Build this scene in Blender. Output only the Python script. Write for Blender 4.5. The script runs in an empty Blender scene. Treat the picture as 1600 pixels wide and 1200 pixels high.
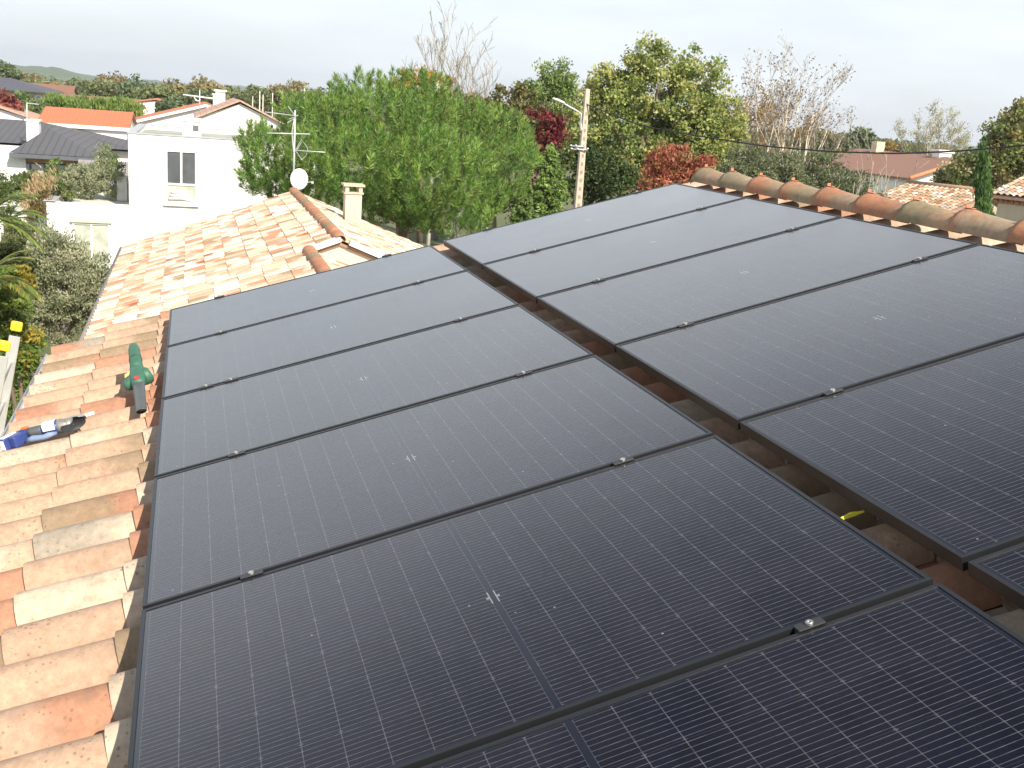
import bpy, math, random
import numpy as np
from mathutils import Vector, Matrix
C = bpy.context.scene.collection
S = bpy.context.scene
R = math.radians

# ------------------------------------------------------------------ camera
CAM = np.array([0.129, -7.045, 7.6])
RW = np.array([[0.9568820121, -0.2809109253, 0.0739315017],
               [-0.0018310007, -0.2603456340, -0.9655137484],
               [0.2904711041, 0.9237473696, -0.2496344022]])   # rows: right, down, forward
FPX = 1652.6
cam = bpy.data.objects.new('camera', bpy.data.cameras.new('camera'))
C.objects.link(cam); S.camera = cam
cam.data.sensor_width = 36.0
cam.data.lens = 36.0 * FPX / 1600.0
cam.data.clip_start = 0.05; cam.data.clip_end = 20000
M = Matrix(((RW[0][0], -RW[1][0], -RW[2][0]), (RW[0][1], -RW[1][1], -RW[2][1]), (RW[0][2], -RW[1][2], -RW[2][2])))
cam.matrix_world = Matrix.Translation(CAM) @ M.to_4x4()

# ------------------------------------------------------------------ sky, sun, exposure
SUN = Vector((0.24, -0.75, 0.616)).normalized()
w = bpy.data.worlds.new('World'); S.world = w; w.use_nodes = True
nt = w.node_tree; nt.nodes.clear()
out = nt.nodes.new('ShaderNodeOutputWorld'); bg = nt.nodes.new('ShaderNodeBackground')
sky = nt.nodes.new('ShaderNodeTexSky'); sky.sky_type = 'NISHITA'; sky.sun_disc = False
sky.sun_elevation = math.asin(SUN.z); sky.sun_rotation = math.atan2(SUN.x, SUN.y)
sky.dust_density = 2.0; sky.air_density = 1.0
tc = nt.nodes.new('ShaderNodeTexCoord'); mp = nt.nodes.new('ShaderNodeMapping'); mp.inputs['Scale'].default_value = (1.6, 1.6, 9.0)
no = nt.nodes.new('ShaderNodeTexNoise'); no.inputs['Scale'].default_value = 1.7; no.inputs['Detail'].default_value = 7; no.inputs['Roughness'].default_value = 0.55
cr = nt.nodes.new('ShaderNodeMapRange'); cr.inputs['From Min'].default_value = 0.36; cr.inputs['From Max'].default_value = 0.66
cr.inputs['To Min'].default_value = 0.70; cr.inputs['To Max'].default_value = 1.0
mx = nt.nodes.new('ShaderNodeMix'); mx.data_type = 'RGBA'; mx.inputs['B'].default_value = (8.6, 9.1, 9.3, 1)
nt.links.new(tc.outputs['Generated'], mp.inputs['Vector']); nt.links.new(mp.outputs[0], no.inputs['Vector'])
sz = nt.nodes.new('ShaderNodeSeparateXYZ'); nt.links.new(tc.outputs['Generated'], sz.inputs[0])
rp = nt.nodes.new('ShaderNodeValToRGB'); rp.color_ramp.interpolation = 'EASE'          # thin veil of cloud: brightest in a low band, clear higher up
el = rp.color_ramp.elements; el[0].position = 0.0; el[0].color = (.98, .99, 1.0, 1); el[1].position = 1.0; el[1].color = (.10, .13, .19, 1)
for p_, c_ in ((.11, (.93, .95, .98, 1)), (.22, (1.58, 1.59, 1.60, 1)), (.40, (1.60, 1.61, 1.63, 1)), (.51, (.66, .70, .78, 1)), (.62, (.10, .12, .17, 1))):
    e_ = el.new(p_); e_.color = c_
vm = nt.nodes.new('ShaderNodeMix'); vm.data_type = 'RGBA'; vm.blend_type = 'MULTIPLY'; vm.inputs['Factor'].default_value = 1.0; vm.inputs['A'].default_value = (8.6, 9.0, 9.35, 1)
nt.links.new(sz.outputs[2], rp.inputs['Fac']); nt.links.new(rp.outputs['Color'], vm.inputs['B']); nt.links.new(vm.outputs['Result'], mx.inputs['B'])
nt.links.new(no.outputs['Fac'], cr.inputs['Value']); nt.links.new(cr.outputs[0], mx.inputs['Factor'])
nt.links.new(sky.outputs[0], mx.inputs['A']); nt.links.new(mx.outputs['Result'], bg.inputs['Color'])
bg.inputs['Strength'].default_value = 0.082
nt.links.new(bg.outputs[0], out.inputs['Surface'])
sl = bpy.data.lights.new('sun', 'SUN'); sl.energy = 4.6; sl.angle = R(0.6); sl.color = (1.0, 0.91, 0.78)
so = bpy.data.objects.new('sun', sl); C.objects.link(so)
so.rotation_euler = SUN.to_track_quat('Z', 'Y').to_euler(); so.location = (0, 0, 60)
S.view_settings.view_transform = 'Standard'; S.view_settings.look = 'None'
S.view_settings.exposure = 0.72; S.view_settings.gamma = 1.0

# ------------------------------------------------------------------ geometry of the view: pixel (1600x1200) + real distance -> world
def ray(px, py):
    d = RW.T @ np.array([(px-800)/FPX, (py-600)/FPX, 1.0]); return d/np.hypot(d[0], d[1])
def at(px, py, D): return CAM + ray(px, py)*D
def at_y(px, py, y): d = ray(px, py); return CAM + d*((y-CAM[1])/d[1])
def at_z(px, py, z): d = ray(px, py); return CAM + d*((z-CAM[2])/d[2])
SL = R(15.8)
AX = np.array([math.cos(SL), 0, math.sin(SL)]); AY = np.array([0, 1.0, 0]); AN = np.array([-math.sin(SL), 0, math.cos(SL)])
R0 = np.array([0, 0, 6.198])
def rf(u, v, n=0.0): return R0 + AX*u + AY*v + AN*n       # our roof: u up the slope, v along the ridge, n out of it
def roofray(px, py, n):
    d = ray(px, py); t = (n - (CAM-R0) @ AN)/(d @ AN); q = CAM + d*t - R0; return q @ AX, q[1]

# ------------------------------------------------------------------ helpers
def link(o, parent=None):
    C.objects.link(o)
    if parent: o.parent = parent
    return o
def tag(o, label=None, cat=None, group=None, kind=None):
    if label: o['label'] = label
    if cat: o['category'] = cat
    if group: o['group'] = group
    if kind: o['kind'] = kind
    return o
def empty(name, loc=(0, 0, 0), label=None, cat=None, group=None, rz=0):
    o = bpy.data.objects.new(name, None); o.location = loc; o.rotation_euler = (0, 0, rz); o.empty_display_size = .2
    link(o); return tag(o, label, cat, group)
def copy_tree(o, parent=None):
    c = o.copy(); C.objects.link(c)
    if parent: c.parent = parent
    for ch in o.children: copy_tree(ch, c)
    return c

class MB:
    """collects polygons and builds ONE mesh object"""
    def __init__(s): s.v = []; s.f = []; s.n = 0; s.col = []; s.sm = []
    def add(s, V, F, col=None, smooth=False):
        V = np.asarray(V, float); s.v.append(V)
        s.f += [tuple(i+s.n for i in f) for f in F]; s.sm += [smooth]*len(F)
        if col is not None: s.col.append(np.tile(np.array(list(col)+[1.0]), (len(V), 1)))
        else: s.col.append(np.ones((len(V), 4)))
        s.n += len(V); return s
    def box(s, c, d, rz=0, X=None, Y=None, Z=None, col=None):
        c = np.array(c, float); h = np.array(d, float)/2
        if X is None:
            X = np.array([math.cos(rz), math.sin(rz), 0]); Y = np.array([-math.sin(rz), math.cos(rz), 0]); Z = np.array([0, 0, 1.])
        V = [c+X*h[0]*a+Y*h[1]*b+Z*h[2]*e for e in (-1, 1) for a, b in ((-1, -1), (1, -1), (1, 1), (-1, 1))]
        return s.add(V, [(0, 3, 2, 1), (4, 5, 6, 7), (0, 1, 5, 4), (1, 2, 6, 5), (2, 3, 7, 6), (3, 0, 4, 7)], col)
    def bx(s, x0, x1, y0, y1, z0, z1, col=None):
        return s.box(((x0+x1)/2, (y0+y1)/2, (z0+z1)/2), (x1-x0, y1-y0, z1-z0), col=col)
    def tube(s, pts, rad, n=6, cap=True, col=None):
        pts = [np.array(p, float) for p in pts]
        if not hasattr(rad, '__len__'): rad = [rad]*len(pts)
        V = []; F = []; ref = None
        for i, p in enumerate(pts):
            t = pts[min(i+1, len(pts)-1)]-pts[max(i-1, 0)]; t = t/(np.linalg.norm(t)+1e-9)
            if ref is None: ref = np.array([0, 0, 1.]) if abs(t[2]) < .9 else np.array([1., 0, 0])
            a = np.cross(t, ref); a /= np.linalg.norm(a)+1e-9; b = np.cross(t, a); ref = np.cross(a, t)
            for k in range(n):
                an = 2*math.pi*k/n; V.append(p+(a*math.cos(an)+b*math.sin(an))*rad[i])
        for i in range(len(pts)-1):
            for k in range(n): F.append((i*n+k, i*n+(k+1) % n, (i+1)*n+(k+1) % n, (i+1)*n+k))
        if cap: F.append(tuple(range(n-1, -1, -1))); F.append(tuple((len(pts)-1)*n+k for k in range(n)))
        return s.add(V, F, col, smooth=n > 5)
    def poly(s, pts, depth, col=None):
        """flat outline extruded by vector depth"""
        P = np.array(pts, float); n = len(P); V = np.vstack([P, P+np.array(depth, float)])
        return s.add(V, [tuple(range(n)), tuple(range(2*n-1, n-1, -1))]+[(i, i+n, (i+1) % n+n, (i+1) % n) for i in range(n)], col)
    def build(s, name, mat, parent=None, origin=None, bevel=0):
        V = np.vstack(s.v)
        if origin is not None: V = V-np.array(origin, float)
        me = bpy.data.meshes.new(name); me.from_pydata(V.tolist(), [], s.f)
        me.polygons.foreach_set('use_smooth', s.sm)
        a = me.color_attributes.new('tint', 'FLOAT_COLOR', 'POINT'); a.data.foreach_set('color', np.vstack(s.col).ravel())
        me.materials.append(mat); me.update()
        o = bpy.data.objects.new(name, me); link(o, parent)
        if bevel:
            m = o.modifiers.new('b', 'BEVEL'); m.width = bevel; m.segments = 2; m.limit_method = 'ANGLE'
        return o

# ------------------------------------------------------------------ materials
def newmat(name):
    m = bpy.data.materials.new(name); m.use_nodes = True
    return m, m.node_tree, m.node_tree.nodes['Principled BSDF']
def N(nt, t, **k):
    n = nt.nodes.new(t)
    for a, b in k.items():
        if a in n.inputs: n.inputs[a].default_value = b
        else: setattr(n, a, b)
    return n
def mth(nt, op, a, b=None, c=None):
    n = nt.nodes.new('ShaderNodeMath'); n.operation = op
    for i, x in enumerate((a, b, c)):
        if x is None: continue
        if isinstance(x, (int, float)): n.inputs[i].default_value = x
        else: nt.links.new(x, n.inputs[i])
    return n.outputs[0]
def mixc(nt, f, a, b, blend='MIX'):
    n = nt.nodes.new('ShaderNodeMix'); n.data_type = 'RGBA'; n.blend_type = blend
    for k, x in (('Factor', f), ('A', a), ('B', b)):
        if isinstance(x, tuple): n.inputs[k].default_value = (*x, 1) if len(x) == 3 else x
        elif isinstance(x, (int, float)): n.inputs[k].default_value = x
        else: nt.links.new(x, n.inputs[k])
    return n.outputs['Result']
def simple(name, col, rough=.7, var=.12, scale=3.0, bump=0.0, bscale=40, metal=0.0):
    m, nt, p = newmat(name)
    tc = N(nt, 'ShaderNodeTexCoord'); no = N(nt, 'ShaderNodeTexNoise', Scale=scale, Detail=6.0)
    nt.links.new(tc.outputs['Object'], no.inputs['Vector'])
    lo = tuple(c*(1-var) for c in col); hi = tuple(min(1, c*(1+var)) for c in col)
    r = N(nt, 'ShaderNodeMapRange'); r.inputs[1].default_value = .3; r.inputs[2].default_value = .7
    nt.links.new(no.outputs['Fac'], r.inputs[0])
    nt.links.new(mixc(nt, r.outputs[0], lo, hi), p.inputs['Base Color'])
    p.inputs['Roughness'].default_value = rough; p.inputs['Metallic'].default_value = metal
    if bump:
        n2 = N(nt, 'ShaderNodeTexNoise', Scale=bscale, Detail=3.0); nt.links.new(tc.outputs['Object'], n2.inputs['Vector'])
        b = N(nt, 'ShaderNodeBump', Strength=bump, Distance=0.01); nt.links.new(n2.outputs['Fac'], b.inputs['Height']); nt.links.new(b.outputs[0], p.inputs['Normal'])
    return m
def tintmat(name, rough=.7, trans=0.0, noise=.15, nscale=6):
    """base colour comes from the mesh's own per-piece 'tint'"""
    m, nt, p = newmat(name)
    at_ = N(nt, 'ShaderNodeAttribute'); at_.attribute_name = 'tint'
    tc = N(nt, 'ShaderNodeTexCoord'); no = N(nt, 'ShaderNodeTexNoise', Scale=nscale, Detail=3.0); nt.links.new(tc.outputs['Object'], no.inputs['Vector'])
    r = N(nt, 'ShaderNodeMapRange'); r.inputs[3].default_value = 1-noise; r.inputs[4].default_value = 1+noise; nt.links.new(no.outputs['Fac'], r.inputs[0])
    v = N(nt, 'ShaderNodeVectorMath'); v.operation = 'SCALE'; nt.links.new(at_.outputs['Color'], v.inputs[0]); nt.links.new(r.outputs[0], v.inputs['Scale'])
    nt.links.new(v.outputs[0], p.inputs['Base Color']); p.inputs['Roughness'].default_value = rough
    if trans:
        t = N(nt, 'ShaderNodeBsdfTranslucent'); nt.links.new(v.outputs[0], t.inputs['Color'])
        ms = N(nt, 'ShaderNodeMixShader'); ms.inputs[0].default_value = trans
        nt.links.new(p.outputs[0], ms.inputs[1]); nt.links.new(t.outputs[0], ms.inputs[2]); nt.links.new(ms.outputs[0], nt.nodes['Material Output'].inputs['Surface'])
    return m
def tile_mat(name, speck=1.0, dim=1.0, stain=.3):
    """clay tile: 'tint' one end, 'tone' the other, 'pos' along the tile; lichen specks and soft weather marks"""
    m, nt, p = newmat(name)
    A = N(nt, 'ShaderNodeAttribute'); A.attribute_name = 'tint'; B = N(nt, 'ShaderNodeAttribute'); B.attribute_name = 'tone'
    Q = N(nt, 'ShaderNodeAttribute'); Q.attribute_name = 'pos'
    tc = N(nt, 'ShaderNodeTexCoord')
    n1 = N(nt, 'ShaderNodeTexNoise', Scale=9.0, Detail=4.0); nt.links.new(tc.outputs['Object'], n1.inputs['Vector'])
    q = mth(nt, 'ADD', Q.outputs['Fac'], mth(nt, 'MULTIPLY', mth(nt, 'SUBTRACT', n1.outputs['Fac'], .5), .9))
    f = N(nt, 'ShaderNodeMapRange'); f.interpolation_type = 'SMOOTHSTEP'; f.inputs[1].default_value = -.22; f.inputs[2].default_value = .24; nt.links.new(q, f.inputs[0])
    c = mixc(nt, f.outputs[0], A.outputs['Color'], B.outputs['Color'])
    n2 = N(nt, 'ShaderNodeTexNoise', Scale=38.0, Detail=5.0, Roughness=.65); nt.links.new(tc.outputs['Object'], n2.inputs['Vector'])
    r2 = N(nt, 'ShaderNodeMapRange'); r2.inputs[1].default_value = .3; r2.inputs[2].default_value = .7; r2.inputs[3].default_value = .76*dim; r2.inputs[4].default_value = 1.08*dim; nt.links.new(n2.outputs['Fac'], r2.inputs[0])
    v = N(nt, 'ShaderNodeVectorMath'); v.operation = 'SCALE'; nt.links.new(c, v.inputs[0]); nt.links.new(r2.outputs[0], v.inputs['Scale'])
    vo = N(nt, 'ShaderNodeTexVoronoi', Scale=62.0); nt.links.new(tc.outputs['Object'], vo.inputs['Vector'])
    n3 = N(nt, 'ShaderNodeTexNoise', Scale=5.0, Detail=3.0); nt.links.new(tc.outputs['Object'], n3.inputs['Vector'])
    thr = mth(nt, 'MULTIPLY', mth(nt, 'SUBTRACT', n3.outputs['Fac'], .36), .95*speck)
    sp = mth(nt, 'LESS_THAN', vo.outputs['Distance'], thr)
    # only some cells carry a speck
    sep = N(nt, 'ShaderNodeSeparateColor'); nt.links.new(vo.outputs['Color'], sep.inputs[0])
    sp = mth(nt, 'MULTIPLY', sp, mth(nt, 'GREATER_THAN', sep.outputs[0], .62))
    n4 = N(nt, 'ShaderNodeTexNoise', Scale=13.0, Detail=8.0, Roughness=.7); nt.links.new(tc.outputs['Object'], n4.inputs['Vector'])
    r4 = N(nt, 'ShaderNodeMapRange'); r4.inputs[1].default_value = .50; r4.inputs[2].default_value = .74; r4.inputs[4].default_value = stain; nt.links.new(n4.outputs['Fac'], r4.inputs[0])
    st = mixc(nt, r4.outputs[0], v.outputs[0], (.20, .135, .085))
    v2 = N(nt, 'ShaderNodeTexVoronoi', Scale=150.0); nt.links.new(tc.outputs['Object'], v2.inputs['Vector']); s2 = N(nt, 'ShaderNodeSeparateColor'); nt.links.new(v2.outputs['Color'], s2.inputs[0])
    fine = mth(nt, 'MULTIPLY', mth(nt, 'LESS_THAN', v2.outputs['Distance'], .30), mth(nt, 'GREATER_THAN', s2.outputs[0], .90))
    st = mixc(nt, mth(nt, 'MULTIPLY', fine, .35*min(1, speck)), st, (.15, .10, .07))
    c2 = mixc(nt, mth(nt, 'MULTIPLY', sp, .55), st, (.16, .11, .08))
    nt.links.new(c2, p.inputs['Base Color']); p.inputs['Roughness'].default_value = .85
    b = N(nt, 'ShaderNodeBump', Strength=.35, Distance=.004); nt.links.new(n2.outputs['Fac'], b.inputs['Height']); nt.links.new(b.outputs[0], p.inputs['Normal'])
    return m

TILE = tile_mat('weathered_clay_tile', speck=1.25, dim=.86, stain=.55); TILEFAR = tile_mat('clay_tile_far', speck=.5)
LEAF = tintmat('leaf', .55, .4, .2, 1.5); NEEDLE = tintmat('pine_needle', .5, .14, .1, 1.5); BARK = tintmat('bark', .9, 0, .3, 8); PAINT = tintmat('painted_parts', .55, 0, .05, 10)
WHITE = simple('white_render', (.78, .77, .74), .9, .03, 1.5, .1, 60)
CREAM = simple('cream_render', (.62, .54, .42), .9, .06, 1.5, .15, 60)
GREYWALL = simple('grey_render', (.36, .35, .35), .9, .06, 2)
ROOFDARK = simple('dark_roof', (.085, .088, .095), .75, .15, 4)
MEMBRANE = simple('roof_membrane', (.34, .36, .30), .9, .18, .8)
ZINC = simple('zinc', (.55, .56, .57), .45, .08, 5, metal=.3)
GLASSDARK = simple('window_glass', (.10, .11, .12), .08, .2, 2)
CURTAIN = simple('curtain_glass', (.45, .47, .40), .35, .3, 2.5)
CONCRETE = simple('concrete_pole', (.50, .42, .34), .9, .12, 6, .3, 30)
ALU = simple('aluminium', (.70, .71, .69), .38, .05, 8, metal=.55)
FRAME = simple('black_anodised_frame', (.010, .011, .013), .45, .1, 20, metal=.0)
STEEL = simple('steel', (.50, .50, .48), .45, .05, 10, metal=.9)
RUBBER = simple('black_plastic', (.03, .03, .032), .5, .1, 20)

# ------------------------------------------------------------------ solar panels
PW, PL = 1.755, 1.038
def glass_mat():
    m, nt, p = newmat('panel_glass')
    tc = N(nt, 'ShaderNodeTexCoord'); sx = N(nt, 'ShaderNodeSeparateXYZ'); nt.links.new(tc.outputs['Object'], sx.inputs[0])
    U, V = sx.outputs[0], sx.outputs[1]          # panel frame: U 0..1.755, V -1.038..0
    hu = mth(nt, 'SUBTRACT', mth(nt, 'ABSOLUTE', mth(nt, 'SUBTRACT', U, PW/2)), 0.0085)  # from the centre bar outwards
    cell = mth(nt, 'DIVIDE', hu, 0.0846)
    fr = mth(nt, 'ABSOLUTE', mth(nt, 'SUBTRACT', mth(nt, 'FRACT', mth(nt, 'ADD', cell, .5)), .5))     # 0 at a cell gap
    gapu = mth(nt, 'LESS_THAN', fr, .014)
    inside = mth(nt, 'LESS_THAN', cell, 10.0)
    cen = mth(nt, 'LESS_THAN', hu, 0.0)
    vv = mth(nt, 'DIVIDE', mth(nt, 'ADD', V, 1.038-.018), 0.16700)
    bus = mth(nt, 'ABSOLUTE', mth(nt, 'SUBTRACT', mth(nt, 'FRACT', mth(nt, 'MULTIPLY', vv, 10.0)), .5))
    busl = mth(nt, 'LESS_THAN', bus, .05)
    cv = mth(nt, 'ABSOLUTE', mth(nt, 'SUBTRACT', mth(nt, 'FRACT', mth(nt, 'ADD', vv, .5)), .5))
    rowgap = mth(nt, 'LESS_THAN', cv, .006)
    # small diamonds where the cell corners meet
    dia = mth(nt, 'LESS_THAN', mth(nt, 'ADD', mth(nt, 'MULTIPLY', fr, .0846), mth(nt, 'MULTIPLY', cv, .167)), .0062)
    inv = mth(nt, 'MULTIPLY', mth(nt, 'GREATER_THAN', vv, 0.0), mth(nt, 'LESS_THAN', vv, 6.0))
    live = mth(nt, 'MULTIPLY', mth(nt, 'MULTIPLY', inside, inv), mth(nt, 'SUBTRACT', 1.0, cen))
    # cell to cell tone
    cid = N(nt, 'ShaderNodeCombineXYZ'); nt.links.new(mth(nt, 'FLOOR', mth(nt, 'DIVIDE', U, .0846)), cid.inputs[0]); nt.links.new(mth(nt, 'FLOOR', vv), cid.inputs[1])
    wn = N(nt, 'ShaderNodeTexWhiteNoise'); wn.noise_dimensions = '2D'; nt.links.new(cid.outputs[0], wn.inputs['Vector'])
    c = mixc(nt, wn.outputs['Value'], (.003, .004, .010), (.006, .007, .016))
    c = mixc(nt, mth(nt, 'MULTIPLY', rowgap, .25), c, (.05, .055, .07))
    n0 = N(nt, 'ShaderNodeTexNoise', Scale=45.0, Detail=2.0); nt.links.new(tc.outputs['Object'], n0.inputs['Vector'])
    c = mixc(nt, mth(nt, 'MULTIPLY', gapu, mth(nt, 'MULTIPLY', n0.outputs['Fac'], .36)), c, (.30, .31, .36))
    c = mixc(nt, mth(nt, 'MULTIPLY', busl, mth(nt, 'MULTIPLY', n0.outputs['Fac'], .62)), c, (.27, .25, .22))
    c = mixc(nt, mth(nt, 'MULTIPLY', dia, mth(nt, 'MULTIPLY', wn.outputs['Value'], .19)), c, (.28, .29, .32))
    c = mixc(nt, live, (.008, .011, .020), c)
    # two short bright tabs beside the centre bar
    dv = mth(nt, 'ABSOLUTE', mth(nt, 'ADD', V, PL/2)); ex = mth(nt, 'ABSOLUTE', mth(nt, 'SUBTRACT', hu, .0))
    tab = mth(nt, 'MULTIPLY', mth(nt, 'LESS_THAN', ex, .0016), mth(nt, 'LESS_THAN', dv, .030))
    tab2 = mth(nt, 'MULTIPLY', mth(nt, 'LESS_THAN', mth(nt, 'ABSOLUTE', mth(nt, 'SUBTRACT', hu, .004)), .005), mth(nt, 'LESS_THAN', dv, .004))
    c = mixc(nt, mth(nt, 'MAXIMUM', tab, tab2), c, (.22, .23, .23))
    # thin dust film and a few dried spots
    n1 = N(nt, 'ShaderNodeTexNoise', Scale=2.2, Detail=6.0, Roughness=.6); nt.links.new(tc.outputs['Object'], n1.inputs['Vector'])
    d = N(nt, 'ShaderNodeMapRange'); d.inputs[1].default_value = .35; d.inputs[2].default_value = .75; d.inputs[3].default_value = .0; d.inputs[4].default_value = .020; nt.links.new(n1.outputs['Fac'], d.inputs[0])
    c = mixc(nt, d.outputs[0], c, (.42, .40, .37))
    vo = N(nt, 'ShaderNodeTexVoronoi', Scale=11.0); nt.links.new(tc.outputs['Object'], vo.inputs['Vector'])
    sep = N(nt, 'ShaderNodeSeparateColor'); nt.links.new(vo.outputs['Color'], sep.inputs[0])
    sp = mth(nt, 'MULTIPLY', mth(nt, 'LESS_THAN', vo.outputs['Distance'], .035), mth(nt, 'GREATER_THAN', sep.outputs[0], .72))
    c = mixc(nt, mth(nt, 'MULTIPLY', sp, .3), c, (.6, .6, .58))
    nt.links.new(c, p.inputs['Base Color'])
    rr = N(nt, 'ShaderNodeMapRange'); rr.inputs[3].default_value = .15; rr.inputs[4].default_value = .25; nt.links.new(n1.outputs['Fac'], rr.inputs[0])
    nt.links.new(rr.outputs[0], p.inputs['Roughness']); p.inputs['IOR'].default_value = 1.5
    b = N(nt, 'ShaderNodeBump', Strength=.03, Distance=.01); n5 = N(nt, 'ShaderNodeTexNoise', Scale=400.0); nt.links.new(tc.outputs['Object'], n5.inputs['Vector'])
    nt.links.new(n5.outputs['Fac'], b.inputs['Height']); nt.links.new(b.outputs[0], p.inputs['Normal'])
    return m
GLASS = glass_mat()
ROOFM = Matrix(((AX[0], 0, AN[0]), (AX[1], 1, AN[1]), (AX[2], 0, AN[2])))
def roof_obj(o, u, v, n=0.0, rz=0.0):
    o.matrix_world = Matrix.Translation(rf(u, v, n)) @ ROOFM.to_4x4() @ Matrix.Rotation(rz, 4, 'Z')
def make_panel():
    root = empty('solar_panel')
    fw = .011; h = .035
    m = MB()
    for (a, b, c_, d) in ((0, PW, -fw, 0), (0, PW, -PL, -PL+fw), (0, fw, -PL+fw, -fw), (PW-fw, PW, -PL+fw, -fw)):
        m.bx(a, b, c_, d, -h, 0)
    # lower inward flange
    for (a, b, c_, d) in ((fw, PW-fw, -fw-.022, -fw), (fw, PW-fw, -PL+fw, -PL+fw+.022)):
        m.bx(a, b, c_, d, -h, -h+.002)
    m.build('frame', FRAME, root)
    g = MB(); g.bx(fw, PW-fw, -PL+fw, -fw, -.0065, -.0022); g.build('glass', GLASS, root)
    return root
PITCH = 1.058; U2 = 1.853; VOFF = .030
ordw = ['top', 'second', 'third', 'fourth', 'fifth', 'sixth', 'seventh']
proto = make_panel()
first = True
for col in range(2):
    for k in range(7 if col == 0 else 6):
        o = proto if first else copy_tree(proto); first = False
        u = 0.0 if col == 0 else U2; v = -k*PITCH + (VOFF if col else 0)
        roof_obj(o, u+random.Random(k*7+col).uniform(-.002, .002), v, .004*(col))
        side = 'left column' if col == 0 else 'right column below the ridge'
        tag(o, f'black framed solar panel, {ordw[k] if k else "first"} from the far end of the {side}', 'solar panel', 'solar panels on the tiled roof')
# rails below the panels
def rail(u, v0, v1, label):
    m = MB(); m.bx(-.02, .02, v0, v1, -.040, 0); o = m.build('mounting_rail', ALU); roof_obj(o, u, 0, -.0365)
    tag(o, label, 'rail', 'mounting rails under the panels')
CU = [.31, 1.45, U2+.33, U2+1.45]
for i, u in enumerate(CU):
    rail(u, -7.2, .06, ['aluminium rail under the left panel column near the eave side', 'aluminium rail under the left panel column beside the dark gap',
                         'aluminium rail under the right panel column beside the dark gap', 'aluminium rail under the right panel column near the ridge'][i])
def make_clamp():
    root = empty('panel_clamp')
    m = MB(); m.bx(-.032, .032, -.0125, .0125, .0015, .0045).bx(-.032, .032, -.0085, .0085, -.032, .0015)
    m.build('clamp_body', RUBBER, root, bevel=.0008)
    b = MB()
    ring = [(.0085, .0045), (.0085, .0095), (.0075, .0105), (.0045, .0105), (.004, .008)]
    n = 14; V = []; F = []
    for r_, z in ring:
        for k in range(n): V.append((r_*math.cos(2*math.pi*k/n), r_*math.sin(2*math.pi*k/n), z))
    for i in range(len(ring)-1):
        for k in range(n): F.append((i*n+k, i*n+(k+1) % n, (i+1)*n+(k+1) % n, (i+1)*n+k))
    F.append(tuple((len(ring)-1)*n+k for k in range(n)))
    b.add(V, F); b.build('bolt', STEEL, root); return root
cp = make_clamp(); first = True
for ci, u in enumerate(CU):
    off_ = VOFF if ci > 1 else 0
    for k in range(0, 7 if ci < 2 else 6):
        v = off_ + (-k*PITCH + .010 if k else .0125)
        o = cp if first else copy_tree(cp); first = False
        roof_obj(o, u + random.Random(ci*9+k).uniform(-.012, .012), v, .0045*(ci > 1))
        g = ['left column, eave side', 'left column, gap side', 'right column, gap side', 'right column, ridge side'][ci]
        where = 'on the far edge of the top panel' if k == 0 else f'between the {ordw[k-1]} and {ordw[k]} panel'
        tag(o, f'black clamp {where}, {g}', 'clamp', 'clamps between the panels')
o = copy_tree(cp); roof_obj(o, .205, -2*PITCH+.010, 0); tag(o, 'extra black clamp with steel bolt near the left end of the second panel gap', 'clamp', 'clamps between the panels')

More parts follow.
